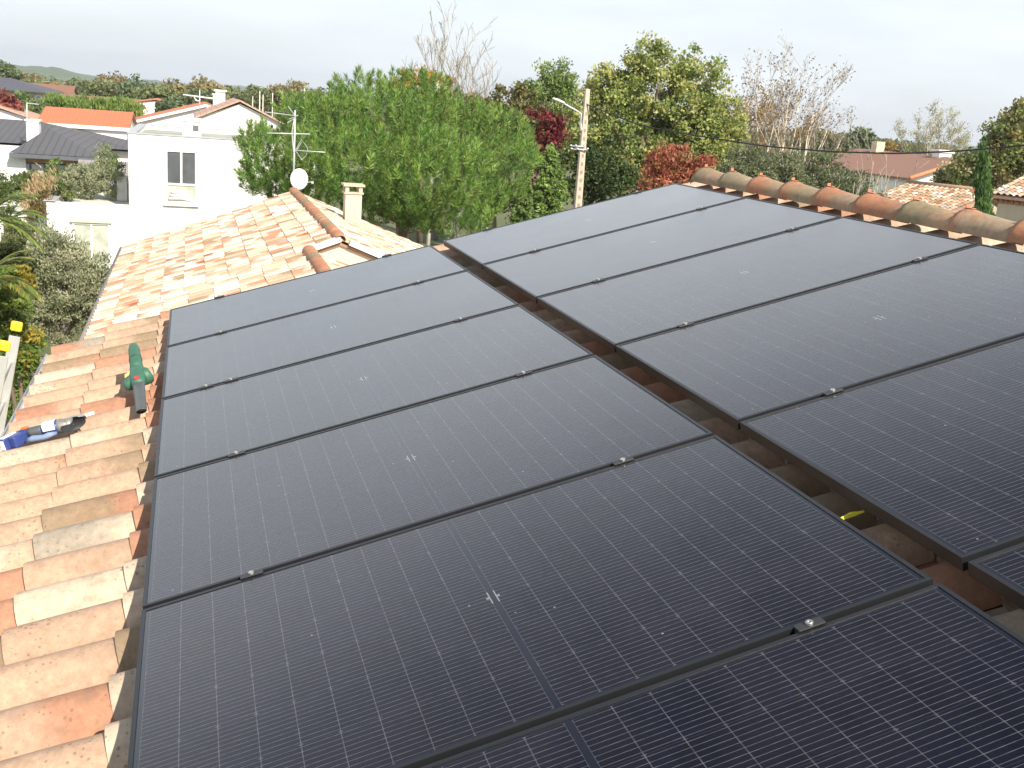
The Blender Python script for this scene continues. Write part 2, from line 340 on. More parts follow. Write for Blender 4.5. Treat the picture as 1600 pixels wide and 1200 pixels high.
# ------------------------------------------------------------------ tiled roofs
PAL = dict(cream=(.60, .405, .28), light=(.65, .52, .39), white=(.74, .66, .56), orange=(.52, .265, .165), deep=(.36, .13, .07), brown=(.36, .26, .165), grey=(.40, .345, .27))
def pick(rng, wts):
    k = list(wts); return np.array(PAL[rng.choices(k, [wts[i] for i in k])[0]])
def tiles(name, O, U, V, nu, nv, pitch, course, mat, parent, wts, wts2, pp=.5, hgt=.055, prof=13, seed=1, lift=.017, keep=None, jit=.004):
    """nu courses up U, nv rows along V, every tile a curved shell with its own lip"""
    O, U, V = (np.array(a, float) for a in (O, U, V)); Nn = np.cross(U, V); Nn = Nn/np.linalg.norm(Nn)
    if Nn[2] < 0: Nn = -Nn
    rng = random.Random(seed); Vs = []; F = []; c1 = []; c2 = []; ps = []; n = 0
    ts = np.linspace(0, 1, prof)
    bw = .78
    hh = np.where(ts < bw, hgt*np.sin(np.pi*np.clip(ts/bw, 0, 1))**.75, -.010*np.sin(np.pi*np.clip((ts-bw)/(1-bw), 0, 1)))
    for j in range(nv):
        for i in range(nu):
            if keep and not keep(i, j): continue
            u0 = i*course+rng.uniform(-jit, jit)*1.5; u1 = (i+1)*course+.035; v0 = j*pitch+rng.uniform(-jit, jit)
            sk = rng.uniform(-jit, jit)*1.5; dz = rng.uniform(0, jit)
            a = pick(rng, wts); b = pick(rng, wts2) if rng.random() < pp else a*rng.uniform(.9, 1.08)
            a = a*rng.uniform(.88, 1.1); thr = rng.uniform(.2, .75)
            rows = [(u0, lift+dz-.016, 0), (u0, lift+dz, 0), ((u0+u1)/2, lift/2+dz, .5), (u1, dz*.3, 1)]
            if rng.random() < .35: a, b = b, a
            for (u, l, q) in rows:
                s_ = (u-u0)/(course)
                P = O + U*u + np.outer(v0+sk*s_+ts*(pitch+.002), V) + np.outer(hh+l, Nn)
                Vs.append(P); ps.append(np.full(prof, q-thr))
            c1.append(np.tile([*a, 1], (prof*4, 1))); c2.append(np.tile([*b, 1], (prof*4, 1)))
            for r_ in (0, 1, 2):
                for k in range(prof-1):
                    x = n+r_*prof+k; F.append((x, x+1, x+1+prof, x+prof))
            n += 4*prof
    me = bpy.data.meshes.new(name); me.from_pydata(np.vstack(Vs).tolist(), [], F)
    me.polygons.foreach_set('use_smooth', [True]*len(F))
    for nm, d in (('tint', np.vstack(c1)), ('tone', np.vstack(c2))):
        at_ = me.color_attributes.new(nm, 'FLOAT_COLOR', 'POINT'); at_.data.foreach_set('color', d.ravel())
    at_ = me.attributes.new('pos', 'FLOAT', 'POINT'); at_.data.foreach_set('value', np.concatenate(ps))
    me.materials.append(mat)
    # crisp lip
    at_ = me.attributes.new('sharp_edge', 'BOOLEAN', 'EDGE')
    ev = np.zeros(len(me.edges)*2, int); me.edges.foreach_get('vertices', ev); ev = ev.reshape(-1, 2)
    q = ev % (4*prof); at_.data.foreach_set('value', ((q >= prof) & (q < 2*prof)).all(axis=1))
    o = bpy.data.objects.new(name, me); link(o, parent); return o
def ridge_row(P0, P1, n, r, mat_seed, mat, parent, half=True, seg=10, name='ridge_tile', clip=None, nup=(0, 0, 1), base=(.38, .27, .175)):
    """barrel tiles laid end to end from P0 (far) to P1 (near), each an object of its own"""
    P0 = np.array(P0, float); P1 = np.array(P1, float); D = (P1-P0)/n; L = np.linalg.norm(D); T = D/L
    up = np.array(nup, float); up -= T*(up@T); up /= np.linalg.norm(up); S_ = np.cross(T, up); rng = random.Random(mat_seed)
    for i in range(n):
        Vs = []; q = []
        a0 = P0+D*i-D*.02; a1 = P0+D*(i+1)+D*.16
        prof = [(0, r*1.17-.014, .004), (0, r*1.17, .008), (.06, r*1.17, .007), (.10, r*1.10, .006), (.5, r*.98, .0), (1, r*.86, -.006)]
        for t, rr, lift in prof:
            c = a0+(a1-a0)*t+up*lift
            for k in range(seg+1):
                an = math.pi*(-.06+1.12*k/seg); Vs.append(c+S_*math.cos(an)*rr*1.08+up*math.sin(an)*rr*.92)
                q.append(t)
        F = []
        for rI in range(len(prof)-1):
            for k in range(seg): x = rI*(seg+1)+k; F.append((x, x+1, x+seg+2, x+seg+1))
        m = MB(); col = np.array(base)*rng.uniform(.85, 1.15)*np.array([rng.uniform(.92, 1.12), 1, rng.uniform(.9, 1.05)])
        m.add(Vs, F, col, smooth=True); o = m.build(name, mat, parent)
        tone = np.array([.44, .20, .11]) if rng.random() < .75 else np.array([.27, .22, .13])
        at_ = o.data.color_attributes.new('tone', 'FLOAT_COLOR', 'POINT'); at_.data.foreach_set('color', np.tile([*tone, 1], (len(Vs), 1)).ravel())
        thr = rng.uniform(.15, .8); at_ = o.data.attributes.new('pos', 'FLOAT', 'POINT'); at_.data.foreach_set('value', [(1-x)*.9-thr for x in q])
        if clip:
            c = a0+up*(r*.92*1.17+.006); m = MB()
            m.box(c+up*.004+T*.01, (.024, .05, .003), X=S_, Y=T, Z=up).box(c-T*.014+up*.008, (.022, .005, .026), X=S_, Y=T, Z=up).box(c-T*.026-up*.0, (.022, .022, .003), X=S_, Y=T, Z=up)
            m.build('clip', clip, o, bevel=.001)

house = empty('tiled_house', (1.5, -4, 0), 'house under the camera, its low clay tiled roof carrying the black solar panels', 'house')
EAVE_U = -.79; RIDGE_U = 3.85
wts = dict(cream=8.0, light=2.0, orange=1.7, brown=1.2, grey=.8); wts2 = dict(orange=3.6, brown=1.6, light=2, cream=2.4)
TB = -.172           # tile bed below the panel tops
nv = 41; v_lo = .54-nv*.24
def kp(i, j):
    v = v_lo+j*.24
    if v > .25 and i < 1: return False
    return True
def local(o, P):  # bring a world mesh under a parent that is not at the origin
    o.location = tuple(-np.array(P, float)); return o
HP = (1.5, -4, 0)
def reparent_fix(o):
    o.matrix_parent_inverse = Matrix.Translation(-Vector(o.parent.location)); return o
t_ = tiles('tile_roof', rf(EAVE_U, v_lo, TB), AX, AY, 14, nv, .24, .345, TILE, house, wts, wts2, pp=.55, prof=15, seed=11, keep=kp, hgt=.076); reparent_fix(t_)
t2_ = tiles('tile_roof', rf(RIDGE_U, v_lo, TB)+np.array([4.9*math.cos(SL), 0, -4.9*math.sin(SL)]), (-math.cos(SL), 0, math.sin(SL)), AY, 14, nv, .24, .345, TILEFAR, house, wts, wts2, pp=.4, prof=7, seed=12); reparent_fix(t2_)
# boards under the tiles
m = MB(); bd = TB-.055
e0 = rf(EAVE_U+.06, 0, bd); e1 = rf(RIDGE_U, 0, bd); e2 = e1+np.array([5.0*math.cos(SL), 0, -5.0*math.sin(SL)])
m.poly([(e0[0], v_lo+.02, e0[2]), (e1[0], v_lo+.02, e1[2]), (e2[0], v_lo+.02, e2[2]), (e2[0], v_lo+.02, e2[2]-.03), (e1[0], v_lo+.02, e1[2]-.03), (e0[0], v_lo+.02, e0[2]-.03)], (0, nv*.24-.06, 0))
reparent_fix(m.build('roof_boards', simple('brown_boards', (.16, .09, .055), .9), house))
m = MB(); m.poly([(e0[0]+.45, v_lo+.3, 0), (e2[0]-.5, v_lo+.3, 0), (e2[0]-.5, v_lo+.3, e2[2]+.06), (e1[0], v_lo+.3, e1[2]-.06), (e0[0]+.45, v_lo+.3, e0[2]+.04)], (0, nv*.24-.5, 0))
reparent_fix(m.build('wall', CREAM, house))
# gutter
gx, gz = rf(EAVE_U-.045, 0, TB-.045)[0], rf(EAVE_U, 0, TB-.045)[2]
m = MB(); Vs = []; F = []; n = 9
for y in (v_lo, .50):
    for k in range(n):
        an = math.pi*(1+k/(n-1)); Vs.append((gx+.062*math.cos(an), y, gz+.062*math.sin(an)))
    for k in range(n):
        an = math.pi*(2-k/(n-1)); Vs.append((gx+.056*math.cos(an), y, gz+.004+.056*math.sin(an)))
for k in range(2*n): F.append((k, (k+1) % (2*n), (k+1) % (2*n)+2*n, k+2*n))
m.add(Vs, F, smooth=False); m.tube([(gx-.062, v_lo, gz), (gx-.062, .50, gz)], .008)
reparent_fix(m.build('gutter', simple('white_gutter', (.72, .72, .70), .4), house))
CLIP = simple('orange_clip', (.50, .19, .10), .5)
nc = 18
kids_before = set(house.children)
ridge_row(rf(RIDGE_U, .05, -.038), rf(RIDGE_U, .05-nc*.40, -.038), nc, .084, 5, tile_mat('ridge_clay', speck=1.2, dim=.95, stain=.7), house, seg=14, clip=CLIP, nup=(0, 0, 1))
for o in house.children:
    if o not in kids_before: reparent_fix(o)
# mossy stop at the far end of the ridge and mortar bed
m = MB(); c = rf(RIDGE_U, .10, -.055)
for k in range(1):
    V = []; F = []
    for i in range(5):
        t = i/4; r_ = .096*math.cos(t*1.35)
        for q in range(11):
            an = math.pi*(-.06+1.12*q/10); V.append(c+np.array([math.cos(an)*r_, .11*t, math.sin(an)*r_*.9]))
    for i in range(4):
        for q in range(10): x = i*11+q; F.append((x, x+1, x+12, x+11))
    m.add(V, F, smooth=True)
reparent_fix(m.build('ridge_end', simple('mossy_clay', (.23, .23, .12), .95, .35, 25, .4, 60), house))
# yellow cable tag in the gap
u_, v_ = roofray(1330, 803, -.05)
m = MB(); m.box((0, 0, 0), (.075, .009, .003), rz=.15).tube([(-.03, -.0, 0), (.0, .003, .006), (.036, .004, 0)], .003, 5)
o = m.build('yellow_strip', simple('yellow_plastic', (.75, .68, .05), .5)); roof_obj(o, u_, v_, -.055, -.12); tag(o, 'thin yellow plastic strip lying in the dark gap between the panel columns', 'strip')

# ------------------------------------------------------------------ blower and grinder on the tiles
GREEN = simple('green_plastic', (.045, .14, .09), .55, .1, 12); GREYP = simple('grey_plastic', (.085, .095, .10), .45, .1, 14)
def lathe(m, pts, n=20, ax=(0, 1, 0), c=(0, 0, 0), sx=1., sz=1., col=None):
    """profile (t along axis, radius)"""
    ax = np.array(ax, float); ax /= np.linalg.norm(ax); ref = np.array([0, 0, 1.]) if abs(ax[2]) < .9 else np.array([1., 0, 0])
    a = np.cross(ax, ref); a /= np.linalg.norm(a); b = np.cross(a, ax); V = []; F = []
    for t, r_ in pts:
        for k in range(n): an = 2*math.pi*k/n; V.append(np.array(c)+ax*t+a*math.cos(an)*r_*sx+b*math.sin(an)*r_*sz)
    for i in range(len(pts)-1):
        for k in range(n): F.append((i*n+k, i*n+(k+1) % n, (i+1)*n+(k+1) % n, (i+1)*n+k))
    F.append(tuple(range(n-1, -1, -1))); F.append(tuple((len(pts)-1)*n+k for k in range(n)))
    m.add(V, F, col, smooth=True)
bl = empty('leaf_blower', (0, 0, 0), 'green and grey cordless leaf blower lying on the tiles beside the panels', 'leaf blower')
# local: nozzle mouth at y=0, tail at y=.92, x across, z up
m = MB(); lathe(m, [(.0, .035), (.015, .036), (.20, .036), (.38, .041), (.40, .041), (.40, .030)], 20, c=(0, 0, 0), sz=.55); nz = m.build('nozzle', GREYP, bl)
m = MB(); lathe(m, [(-.0012, .031), (-.0008, .001)], 18, c=(0, 0, 0), sz=.5); m.build('nozzle_mouth', simple('dark_hole', (.006, .006, .006), .9), nz)
m = MB()
lathe(m, [(.37, .042), (.40, .048), (.44, .056), (.50, .060), (.56, .056), (.60, .050)], 22, sx=1.0, sz=.95)
m.build('motor_housing', GREEN, bl)
m = MB(); lathe(m, [(.58, .050), (.66, .047), (.76, .046), (.85, .043), (.90, .034), (.925, .018), (.93, .004)], 20, ax=(0, 1, .10), sx=.92, sz=1.0, c=(0, 0, -.05)); m.build('grip', GREEN, bl)
m = MB()
lathe(m, [(-.070, .040), (-.030, .056), (.0, .060), (.018, .058), (.026, .046), (.028, .010)], 24, ax=(.92, .34, .15), c=(.060, .500, -.014), sx=.8); lathe(m, [(-.05, .046), (-.01, .050), (.03, .040), (.048, .026), (.050, .006)], 22, ax=(-.92, -.10, -.1), c=(-.052, .455, -.018), sx=.8)
m.build('fan_housing', GREEN, bl)
m = MB(); m.box((.0, .392, .044), (.040, .030, .012)); m.build('switch', simple('red_plastic', (.45, .03, .04), .4), bl, bevel=.004)
m = MB(); m.box((-.062, .515, .026), (.045, .045, .004), X=np.array([.9, 0, .4]), Y=np.array([0, 1., 0]), Z=np.array([-.4, 0, .9])); m.build('warning_label', simple('yellow_label', (.80, .70, .20), .5), bl)
m = MB(); lathe(m, [(.70, .046), (.705, .0495), (.715, .0495), (.72, .046)], 20, ax=(0, 1, .10), sx=.92, sz=1.0, c=(0, 0, -.05)); m.build('seam_ring', simple('dark_green', (.02, .07, .045), .4), bl)
na = roofray(218, 628, -.035); ta = roofray(217, 535, .0)
dl = math.atan2(ta[1]-na[1], ta[0]-na[0])
ln = math.hypot(ta[1]-na[1], ta[0]-na[0]); print('blower length', ln)
roof_obj(bl, na[0]+.004, na[1]-.07, -.062, dl-math.pi/2); s_ = min(1.15, ln/.92); bl.matrix_world = bl.matrix_world @ Matrix.Rotation(R(9), 4, 'X'); s_ *= .74; bl.scale = (s_*.86, s_, s_*.86)

gr = empty('angle_grinder', (0, 0, 0), 'blue and grey cordless angle grinder with black disc lying near the eave', 'angle grinder')
BLUE = simple('blue_plastic', (.035, .06, .22), .4, .1, 14)
# local: battery at x=0, disc at x=.36, z up
m = MB(); m.box((.055, -.0, .032), (.065, .115, .06), rz=-.5).box((.022, -.01, .030), (.03, .12, .066), rz=-.5, col=(1, 1, 1)); bt = m.build('battery', BLUE, gr, bevel=.008)
m = MB(); m.box((.012, -.018, .064), (.030, .085, .003), rz=-.5).box((-.0080, -.0650, .031), (.024, .004, .048), rz=-.5); m.build('battery_label', simple('white_label', (.8, .8, .8), .4), bt)
m = MB(); lathe(m, [(.06, .024), (.11, .021), (.16, .023), (.19, .030), (.245, .038), (.255, .036)], 16, ax=(1, .0, 0), c=(0, .025, .045)); m.build('body', BLUE, gr)
m = MB(); lathe(m, [(.10, .0245), (.12, .0255), (.165, .0265), (.17, .024)], 16, ax=(1, 0, 0), c=(0, .025, .045)); m.build('grip', GREYP, gr)
m = MB(); m.box((.215, -.010, .060), (.062, .008, .034)).box((.215, .012, .0800), (.060, .030, .008)); m.build('body_label', simple('white_label2', (.8, .8, .8), .4), gr)
m = MB(); m.box((.085, .03, .072), (.035, .018, .012)); m.build('switch', simple('orange_plastic', (.7, .17, .04), .4), gr, bevel=.003)
m = MB(); lathe(m, [(.25, .036), (.27, .037), (.30, .030), (.325, .022)], 14, ax=(1, 0, 0), c=(0, .025, .045)); lathe(m, [(-.03, .026), (.03, .024)], 14, ax=(0, .4, 1), c=(.305, .02, .045))
m.build('gear_head', simple('cast_grey', (.33, .33, .30), .45, .1, 20, metal=.5), gr)
m = MB()
V = []; F = []; nn = 18
for k in range(nn):
    an = math.pi*(.0+1.0*k/(nn-1))+.15
    for r_, z in ((.066, .0), (.066, .026), (.03, .028)): V.append((.335+r_*math.cos(an), .01+r_*math.sin(an), z+.045))
for k in range(nn-1):
    for q in range(2): x = k*3+q; F.append((x, x+1, x+4, x+3))
m.add(V, F, smooth=False); m.build('guard', simple('guard_grey', (.40, .40, .37), .4, metal=.5), gr)
m = MB(); lathe(m, [(-.0015, .0625), (.0015, .0625)], 30, ax=(0, -.25, 1), c=(.34, -.012, .048)); lathe(m, [(.0015, .012), (.006, .010)], 14, ax=(0, -.25, 1), c=(.34, -.012, .048)); m.build('cutting_disc', RUBBER, gr)
m = MB(); m.tube([(.10, -.03, .02), (.14, -.045, .03), (.19, -.035, .022), (.22, -.045, .03), (.25, -.02, .025)], [.012, .016, .014, .015, .008], 8); m.build('side_handle', simple('blue_handle', (.20, .27, .42), .6), gr)
ga = roofray(14, 690, -.06); gb = roofray(136, 664, -.06); dl = math.atan2(gb[1]-ga[1], gb[0]-ga[0])
roof_obj(gr, ga[0], ga[1], -.085, dl); s_ = math.hypot(gb[1]-ga[1], gb[0]-ga[0])/.40; print('grinder scale', s_); s_ = min(1.1, s_); gr.scale = (s_, s_, s_)
for (a, b, lb) in (((40, 673), (66, 664), 'short white chalk stick lying behind the angle grinder'), ((118, 652), (147, 644), 'white marking rod lying past the grinder disc on an orange tile')):
    A_ = roofray(*a, -.07); B_ = roofray(*b, -.07)
    m = MB(); m.tube([rf(*A_, -.075), rf((A_[0]+B_[0])/2, (A_[1]+B_[1])/2, -.074), rf(*B_, -.073)], .009, 8); tag(m.build('marking_rod', simple('white_rod', (.85, .85, .84), .4)), lb, 'rod', 'white rods by the grinder')

# ------------------------------------------------------------------ ladder
ld = empty('ladder', (-1.2, .1, 0), 'tall aluminium ladder with yellow end caps leaning on the eave', 'ladder')
fy, ny = at_z(27, 503, 6.05), at_z(8, 533, 6.02)
def zaxis_ladder():
    top_f, top_n = fy, ny
    foot = at_y(-120, 1250, -.6)
    ddir = np.array([-.20, .06, -1.0]); ddir /= np.linalg.norm(ddir)
    m_ = []
    L = 6.02/abs(ddir[2])
    X = top_n-top_f; X /= np.linalg.norm(X); Z = -ddir; Y = np.cross(Z, X); Y /= np.linalg.norm(Y); X = np.cross(Y, Z)
    for tp in (top_f, top_n):
        m = MB(); c = tp+ddir*(L/2+.05); m.box(c, (.018, .058, L-.1), X=X, Y=Y, Z=Z)
        for s in (-1, 1): m.box(c+Y*s*.029, (.028, .007, L-.1), X=X, Y=Y, Z=Z)
        reparent_fix(m.build('side_rail', ALU, ld))
        m = MB(); m.box(tp+ddir*.03, (.034, .070, .065), X=X, Y=Y, Z=Z); reparent_fix(m.build('end_cap', simple('yellow_cap', (.85, .62, .03), .45), ld, bevel=.012))
    k = .28
    while k < L-.2:
        m = MB(); m.tube([top_f+ddir*k, top_n+ddir*k], .014, 8); reparent_fix(m.build('rung', ALU, ld)); k += .28
zaxis_ladder()

# ------------------------------------------------------------------ ground and hills
def ground_mat():
    m, nt, p = newmat('ground')
    tc = N(nt, 'ShaderNodeTexCoord'); n1 = N(nt, 'ShaderNodeTexNoise', Scale=.045, Detail=8.0, Roughness=.65); n2 = N(nt, 'ShaderNodeTexNoise', Scale=1.2, Detail=5.0)
    nt.links.new(tc.outputs['Object'], n1.inputs['Vector']); nt.links.new(tc.outputs['Object'], n2.inputs['Vector'])
    r = N(nt, 'ShaderNodeMapRange'); r.inputs[1].default_value = .4; r.inputs[2].default_value = .6; nt.links.new(n1.outputs['Fac'], r.inputs[0])
    c = mixc(nt, r.outputs[0], (.07, .10, .03), (.17, .15, .08)); c = mixc(nt, n2.outputs['Fac'], c, (.10, .12, .045))
    nt.links.new(c, p.inputs['Base Color']); p.inputs['Roughness'].default_value = 1; return m
m = MB(); m.add([(-3000, -500, 0), (3500, -500, 0), (3500, 5000, 0), (-3000, 5000, 0)], [(0, 1, 2, 3)])
tag(m.build('ground', ground_mat()), kind='structure')
def hillz(x, y): return 0
def hill_mesh(name, D, pts, thick, mat):
    """pts: (px, py of the skyline)"""
    V = []; F = []; rng = random.Random(3); xs = np.linspace(-250, 1850, 260)
    py = np.interp(xs, [p[0] for p in pts], [p[1] for p in pts])
    for i, (x, y) in enumerate(zip(xs, py)):
        t = at(x, y + (rng.uniform(-1.3, 1.3)), D)
        d = ray(x, 160); d = np.array([d[0], d[1], 0]); h = max(t[2], 2.0)
        for k, (s, f) in enumerate(((-thick, 0), (-thick*.72, .35), (-thick*.4, .72), (-thick*.12, .96), (0, 1.0), (thick*.5, .6), (thick, -.05))):
            P = np.array([CAM[0], CAM[1], 0])+d*(D+s); P[2] = h*f*(1+.05*math.sin(i*.7+k)) - (0.5 if f == 0 else 0); V.append(P)
    for i in range(len(xs)-1):
        for k in range(6): a = i*7+k; F.append((a, a+7, a+8, a+1))
    m = MB(); m.add(V, F, smooth=True); return tag(m.build(name, mat), kind='structure')
def hill_mat(a, b, c_):
    m, nt, p = newmat('hill_cover'); tc = N(nt, 'ShaderNodeTexCoord')
    n1 = N(nt, 'ShaderNodeTexNoise', Scale=.006, Detail=6.0); n2 = N(nt, 'ShaderNodeTexVoronoi', Scale=.07)
    nt.links.new(tc.outputs['Object'], n1.inputs['Vector']); nt.links.new(tc.outputs['Object'], n2.inputs['Vector'])
    r = N(nt, 'ShaderNodeMapRange'); r.inputs[1].default_value = .42; r.inputs[2].default_value = .58; nt.links.new(n1.outputs['Fac'], r.inputs[0])
    c = mixc(nt, r.outputs[0], a, b); s = N(nt, 'ShaderNodeSeparateColor'); nt.links.new(n2.outputs['Color'], s.inputs[0]); c = mixc(nt, mth(nt, 'MULTIPLY', s.outputs[0], .6), c, c_)
    nt.links.new(c, p.inputs['Base Color']); p.inputs['Roughness'].default_value = 1; return m
hill_mesh('far_hills', 2600, [(-250, 92), (0, 103), (60, 105), (150, 118), (250, 126), (330, 133), (430, 137), (520, 145), (700, 160), (1000, 192), (1200, 208), (1330, 214), (1420, 222), (1850, 250)], 420, hill_mat((.075, .12, .075), (.12, .16, .08), (.05, .085, .07)))
hill_mesh('green_hill', 1500, [(-250, 88), (0, 101), (40, 102), (90, 106), (130, 116), (190, 128), (260, 136), (330, 142), (1850, 275)], 260, hill_mat((.13, .17, .085), (.085, .12, .06), (.045, .075, .04)))

# ------------------------------------------------------------------ plants
def leafmesh(name, P, Dr, Nr, L, W, cols, mat, parent=None, pts=4):
    """P centres, Dr long axis, Nr roughly normal; kite shaped leaves"""
    n = len(P); Dr = Dr/(np.linalg.norm(Dr, axis=1)[:, None]+1e-9)
    S_ = np.cross(Dr, Nr); S_ /= (np.linalg.norm(S_, axis=1)[:, None]+1e-9)
    L = L[:, None]; W = W[:, None]
    V = np.stack([P-Dr*L*.5, P+S_*W*.5-Dr*L*.05, P+Dr*L*.5, P-S_*W*.5-Dr*L*.05], axis=1).reshape(-1, 3)
    me = bpy.data.meshes.new(name); me.vertices.add(4*n); me.vertices.foreach_set('co', V.ravel())
    me.loops.add(4*n); me.loops.foreach_set('vertex_index', np.arange(4*n)); me.polygons.add(n)
    me.polygons.foreach_set('loop_start', np.arange(0, 4*n, 4)); me.polygons.foreach_set('loop_total', np.full(n, 4)); me.update(calc_edges=True)
    a = me.color_attributes.new('tint', 'FLOAT_COLOR', 'POINT')
    a.data.foreach_set('color', np.repeat(np.hstack([np.minimum(cols*[1.5, 1.42, 1.35], .9), np.ones((n, 1))]), 4, axis=0).ravel())
    me.materials.append(mat); o = bpy.data.objects.new(name, me); link(o, parent); return o
def rnd_dirs(g, n):
    d = g.normal(size=(n, 3)); return d/np.linalg.norm(d, axis=1)[:, None]
def crown(blobs, nleaf, L, W, cols, seed=1, clump=.35, nclump=None, rough=.25, up=.3, droop=0.0, name='crown', parent=None, mat=None, inner=.45, spread=1.0):
    """blobs: (centre, rx, ry, rz) ; leaves gathered in clumps that sit in the outer part of the blobs"""
    g = np.random.default_rng(seed); cols = np.array(cols)
    w_ = np.array([b[1]*b[3] for b in blobs]); w_ = w_/w_.sum()
    tot = sum(b[1]*b[3] for b in blobs); nclump = nclump or int(max(12, 6.5*tot/(clump**2)))
    ib = g.choice(len(blobs), nclump, p=w_); d = rnd_dirs(g, nclump); rr = inner+(1-inner)*g.random(nclump)**.6; rr = rr*(1+rough*(g.random(nclump)-.5))
    Cn = np.array([np.array(blobs[i][0], float) for i in ib]); Rr = np.array([[blobs[i][1], blobs[i][2], blobs[i][3]] for i in ib])
    cc = Cn+d*Rr*rr[:, None]
    csz = clump*g.uniform(.55, 1.25, nclump); ctone = g.uniform(.82, 1.15, nclump); ccol = g.integers(0, len(cols), nclump)
    ic = g.integers(0, nclump, nleaf); dd = rnd_dirs(g, nleaf); rad = g.random(nleaf)**.5
    P = cc[ic]+dd*(csz[ic]*rad*spread)[:, None]*np.array([1, 1, .75])
    outw = (P-Cn[ic]); outw /= (np.linalg.norm(outw, axis=1)[:, None]+1e-9)
    Dr = rnd_dirs(g, nleaf)+outw*.6+np.array([0, 0, up-droop]); Nr = rnd_dirs(g, nleaf)*.8+outw*.6+np.array([0, 0, .5])
    keep = P[:, 2] > .05
    ci = np.where(g.random(nleaf) < .85, ccol[ic], g.integers(0, len(cols), nleaf))
    K = cols[ci]*(ctone[ic]*g.uniform(.87, 1.13, nleaf))[:, None]
    return leafmesh(name, P[keep], Dr[keep], Nr[keep], (L*g.uniform(.6, 1.3, nleaf))[keep], (W*g.uniform(.6, 1.3, nleaf))[keep], K[keep], mat or LEAF, parent), cc
def wobble(p0, p1, n, amp, rng):
    p0, p1 = np.array(p0, float), np.array(p1, float); L = np.linalg.norm(p1-p0)
    return [p0+(p1-p0)*t/n+np.array([rng.uniform(-1, 1), rng.uniform(-1, 1), 0])*amp*L*(0 if t in (0, n) else 1) for t in range(n+1)]
def trunk_limbs(base, fork, ends, r0, col, seed, parent, name='trunk'):
    rng = random.Random(seed); m = MB(); base = np.array(base, float); fork = np.array(fork, float)
    m.tube(wobble(base, fork, 4, .03, rng), [r0*(1.15-.1*i) for i in range(5)], 8, col=col)
    for e in ends:
        e = np.array(e, float); m.tube(wobble(fork, e, 4, .06, rng), [r0*(.6-.13*i) for i in range(5)], 6, col=col)
    return m.build(name, BARK, parent)
def world(o):
    if o.parent: o.matrix_parent_inverse = Matrix.Translation(-Vector(o.parent.location))
    return o
def pxblobs(lst, D, depth=1.0):
    """(px, py, rx_px, ry_px[, extra distance]) -> real blobs at distance D"""
    r_ = []
    for b in lst:
        DD = D+(b[4] if len(b) > 4 else 0); c = at(b[0], b[1], DD); s = DD/FPX*1.03
        r_.append((c, b[2]*s, b[2]*s*depth, b[3]*s))
    return r_
GREENS = [(.06, .11, .025), (.09, .14, .035), (.045, .085, .022), (.12, .17, .05)]
def tree(name, label, cat, blobs, D, nleaf, L, W, cols, seed, clump=.45, r0=.18, bark=(.16, .12, .09), group=None, depth=1.0, **k):
    B = pxblobs(blobs, D, depth); cx = np.mean([b[0] for b in B], axis=0); base = (cx[0], cx[1], 0)
    root = empty(name, base, label, cat, group)
    o, cc = crown(B, nleaf, L, W, cols, seed, clump, parent=root, **k); world(o)
    low = min(b[0][2]-b[3] for b in B); g = np.random.default_rng(seed); ends = cc[g.choice(len(cc), min(len(cc), 11), replace=False)]
    fork = np.array([cx[0], cx[1], max(.6, low+.25*(cx[2]-low))])
    world(trunk_limbs(base, fork, ends, r0, bark, seed, root)); return root

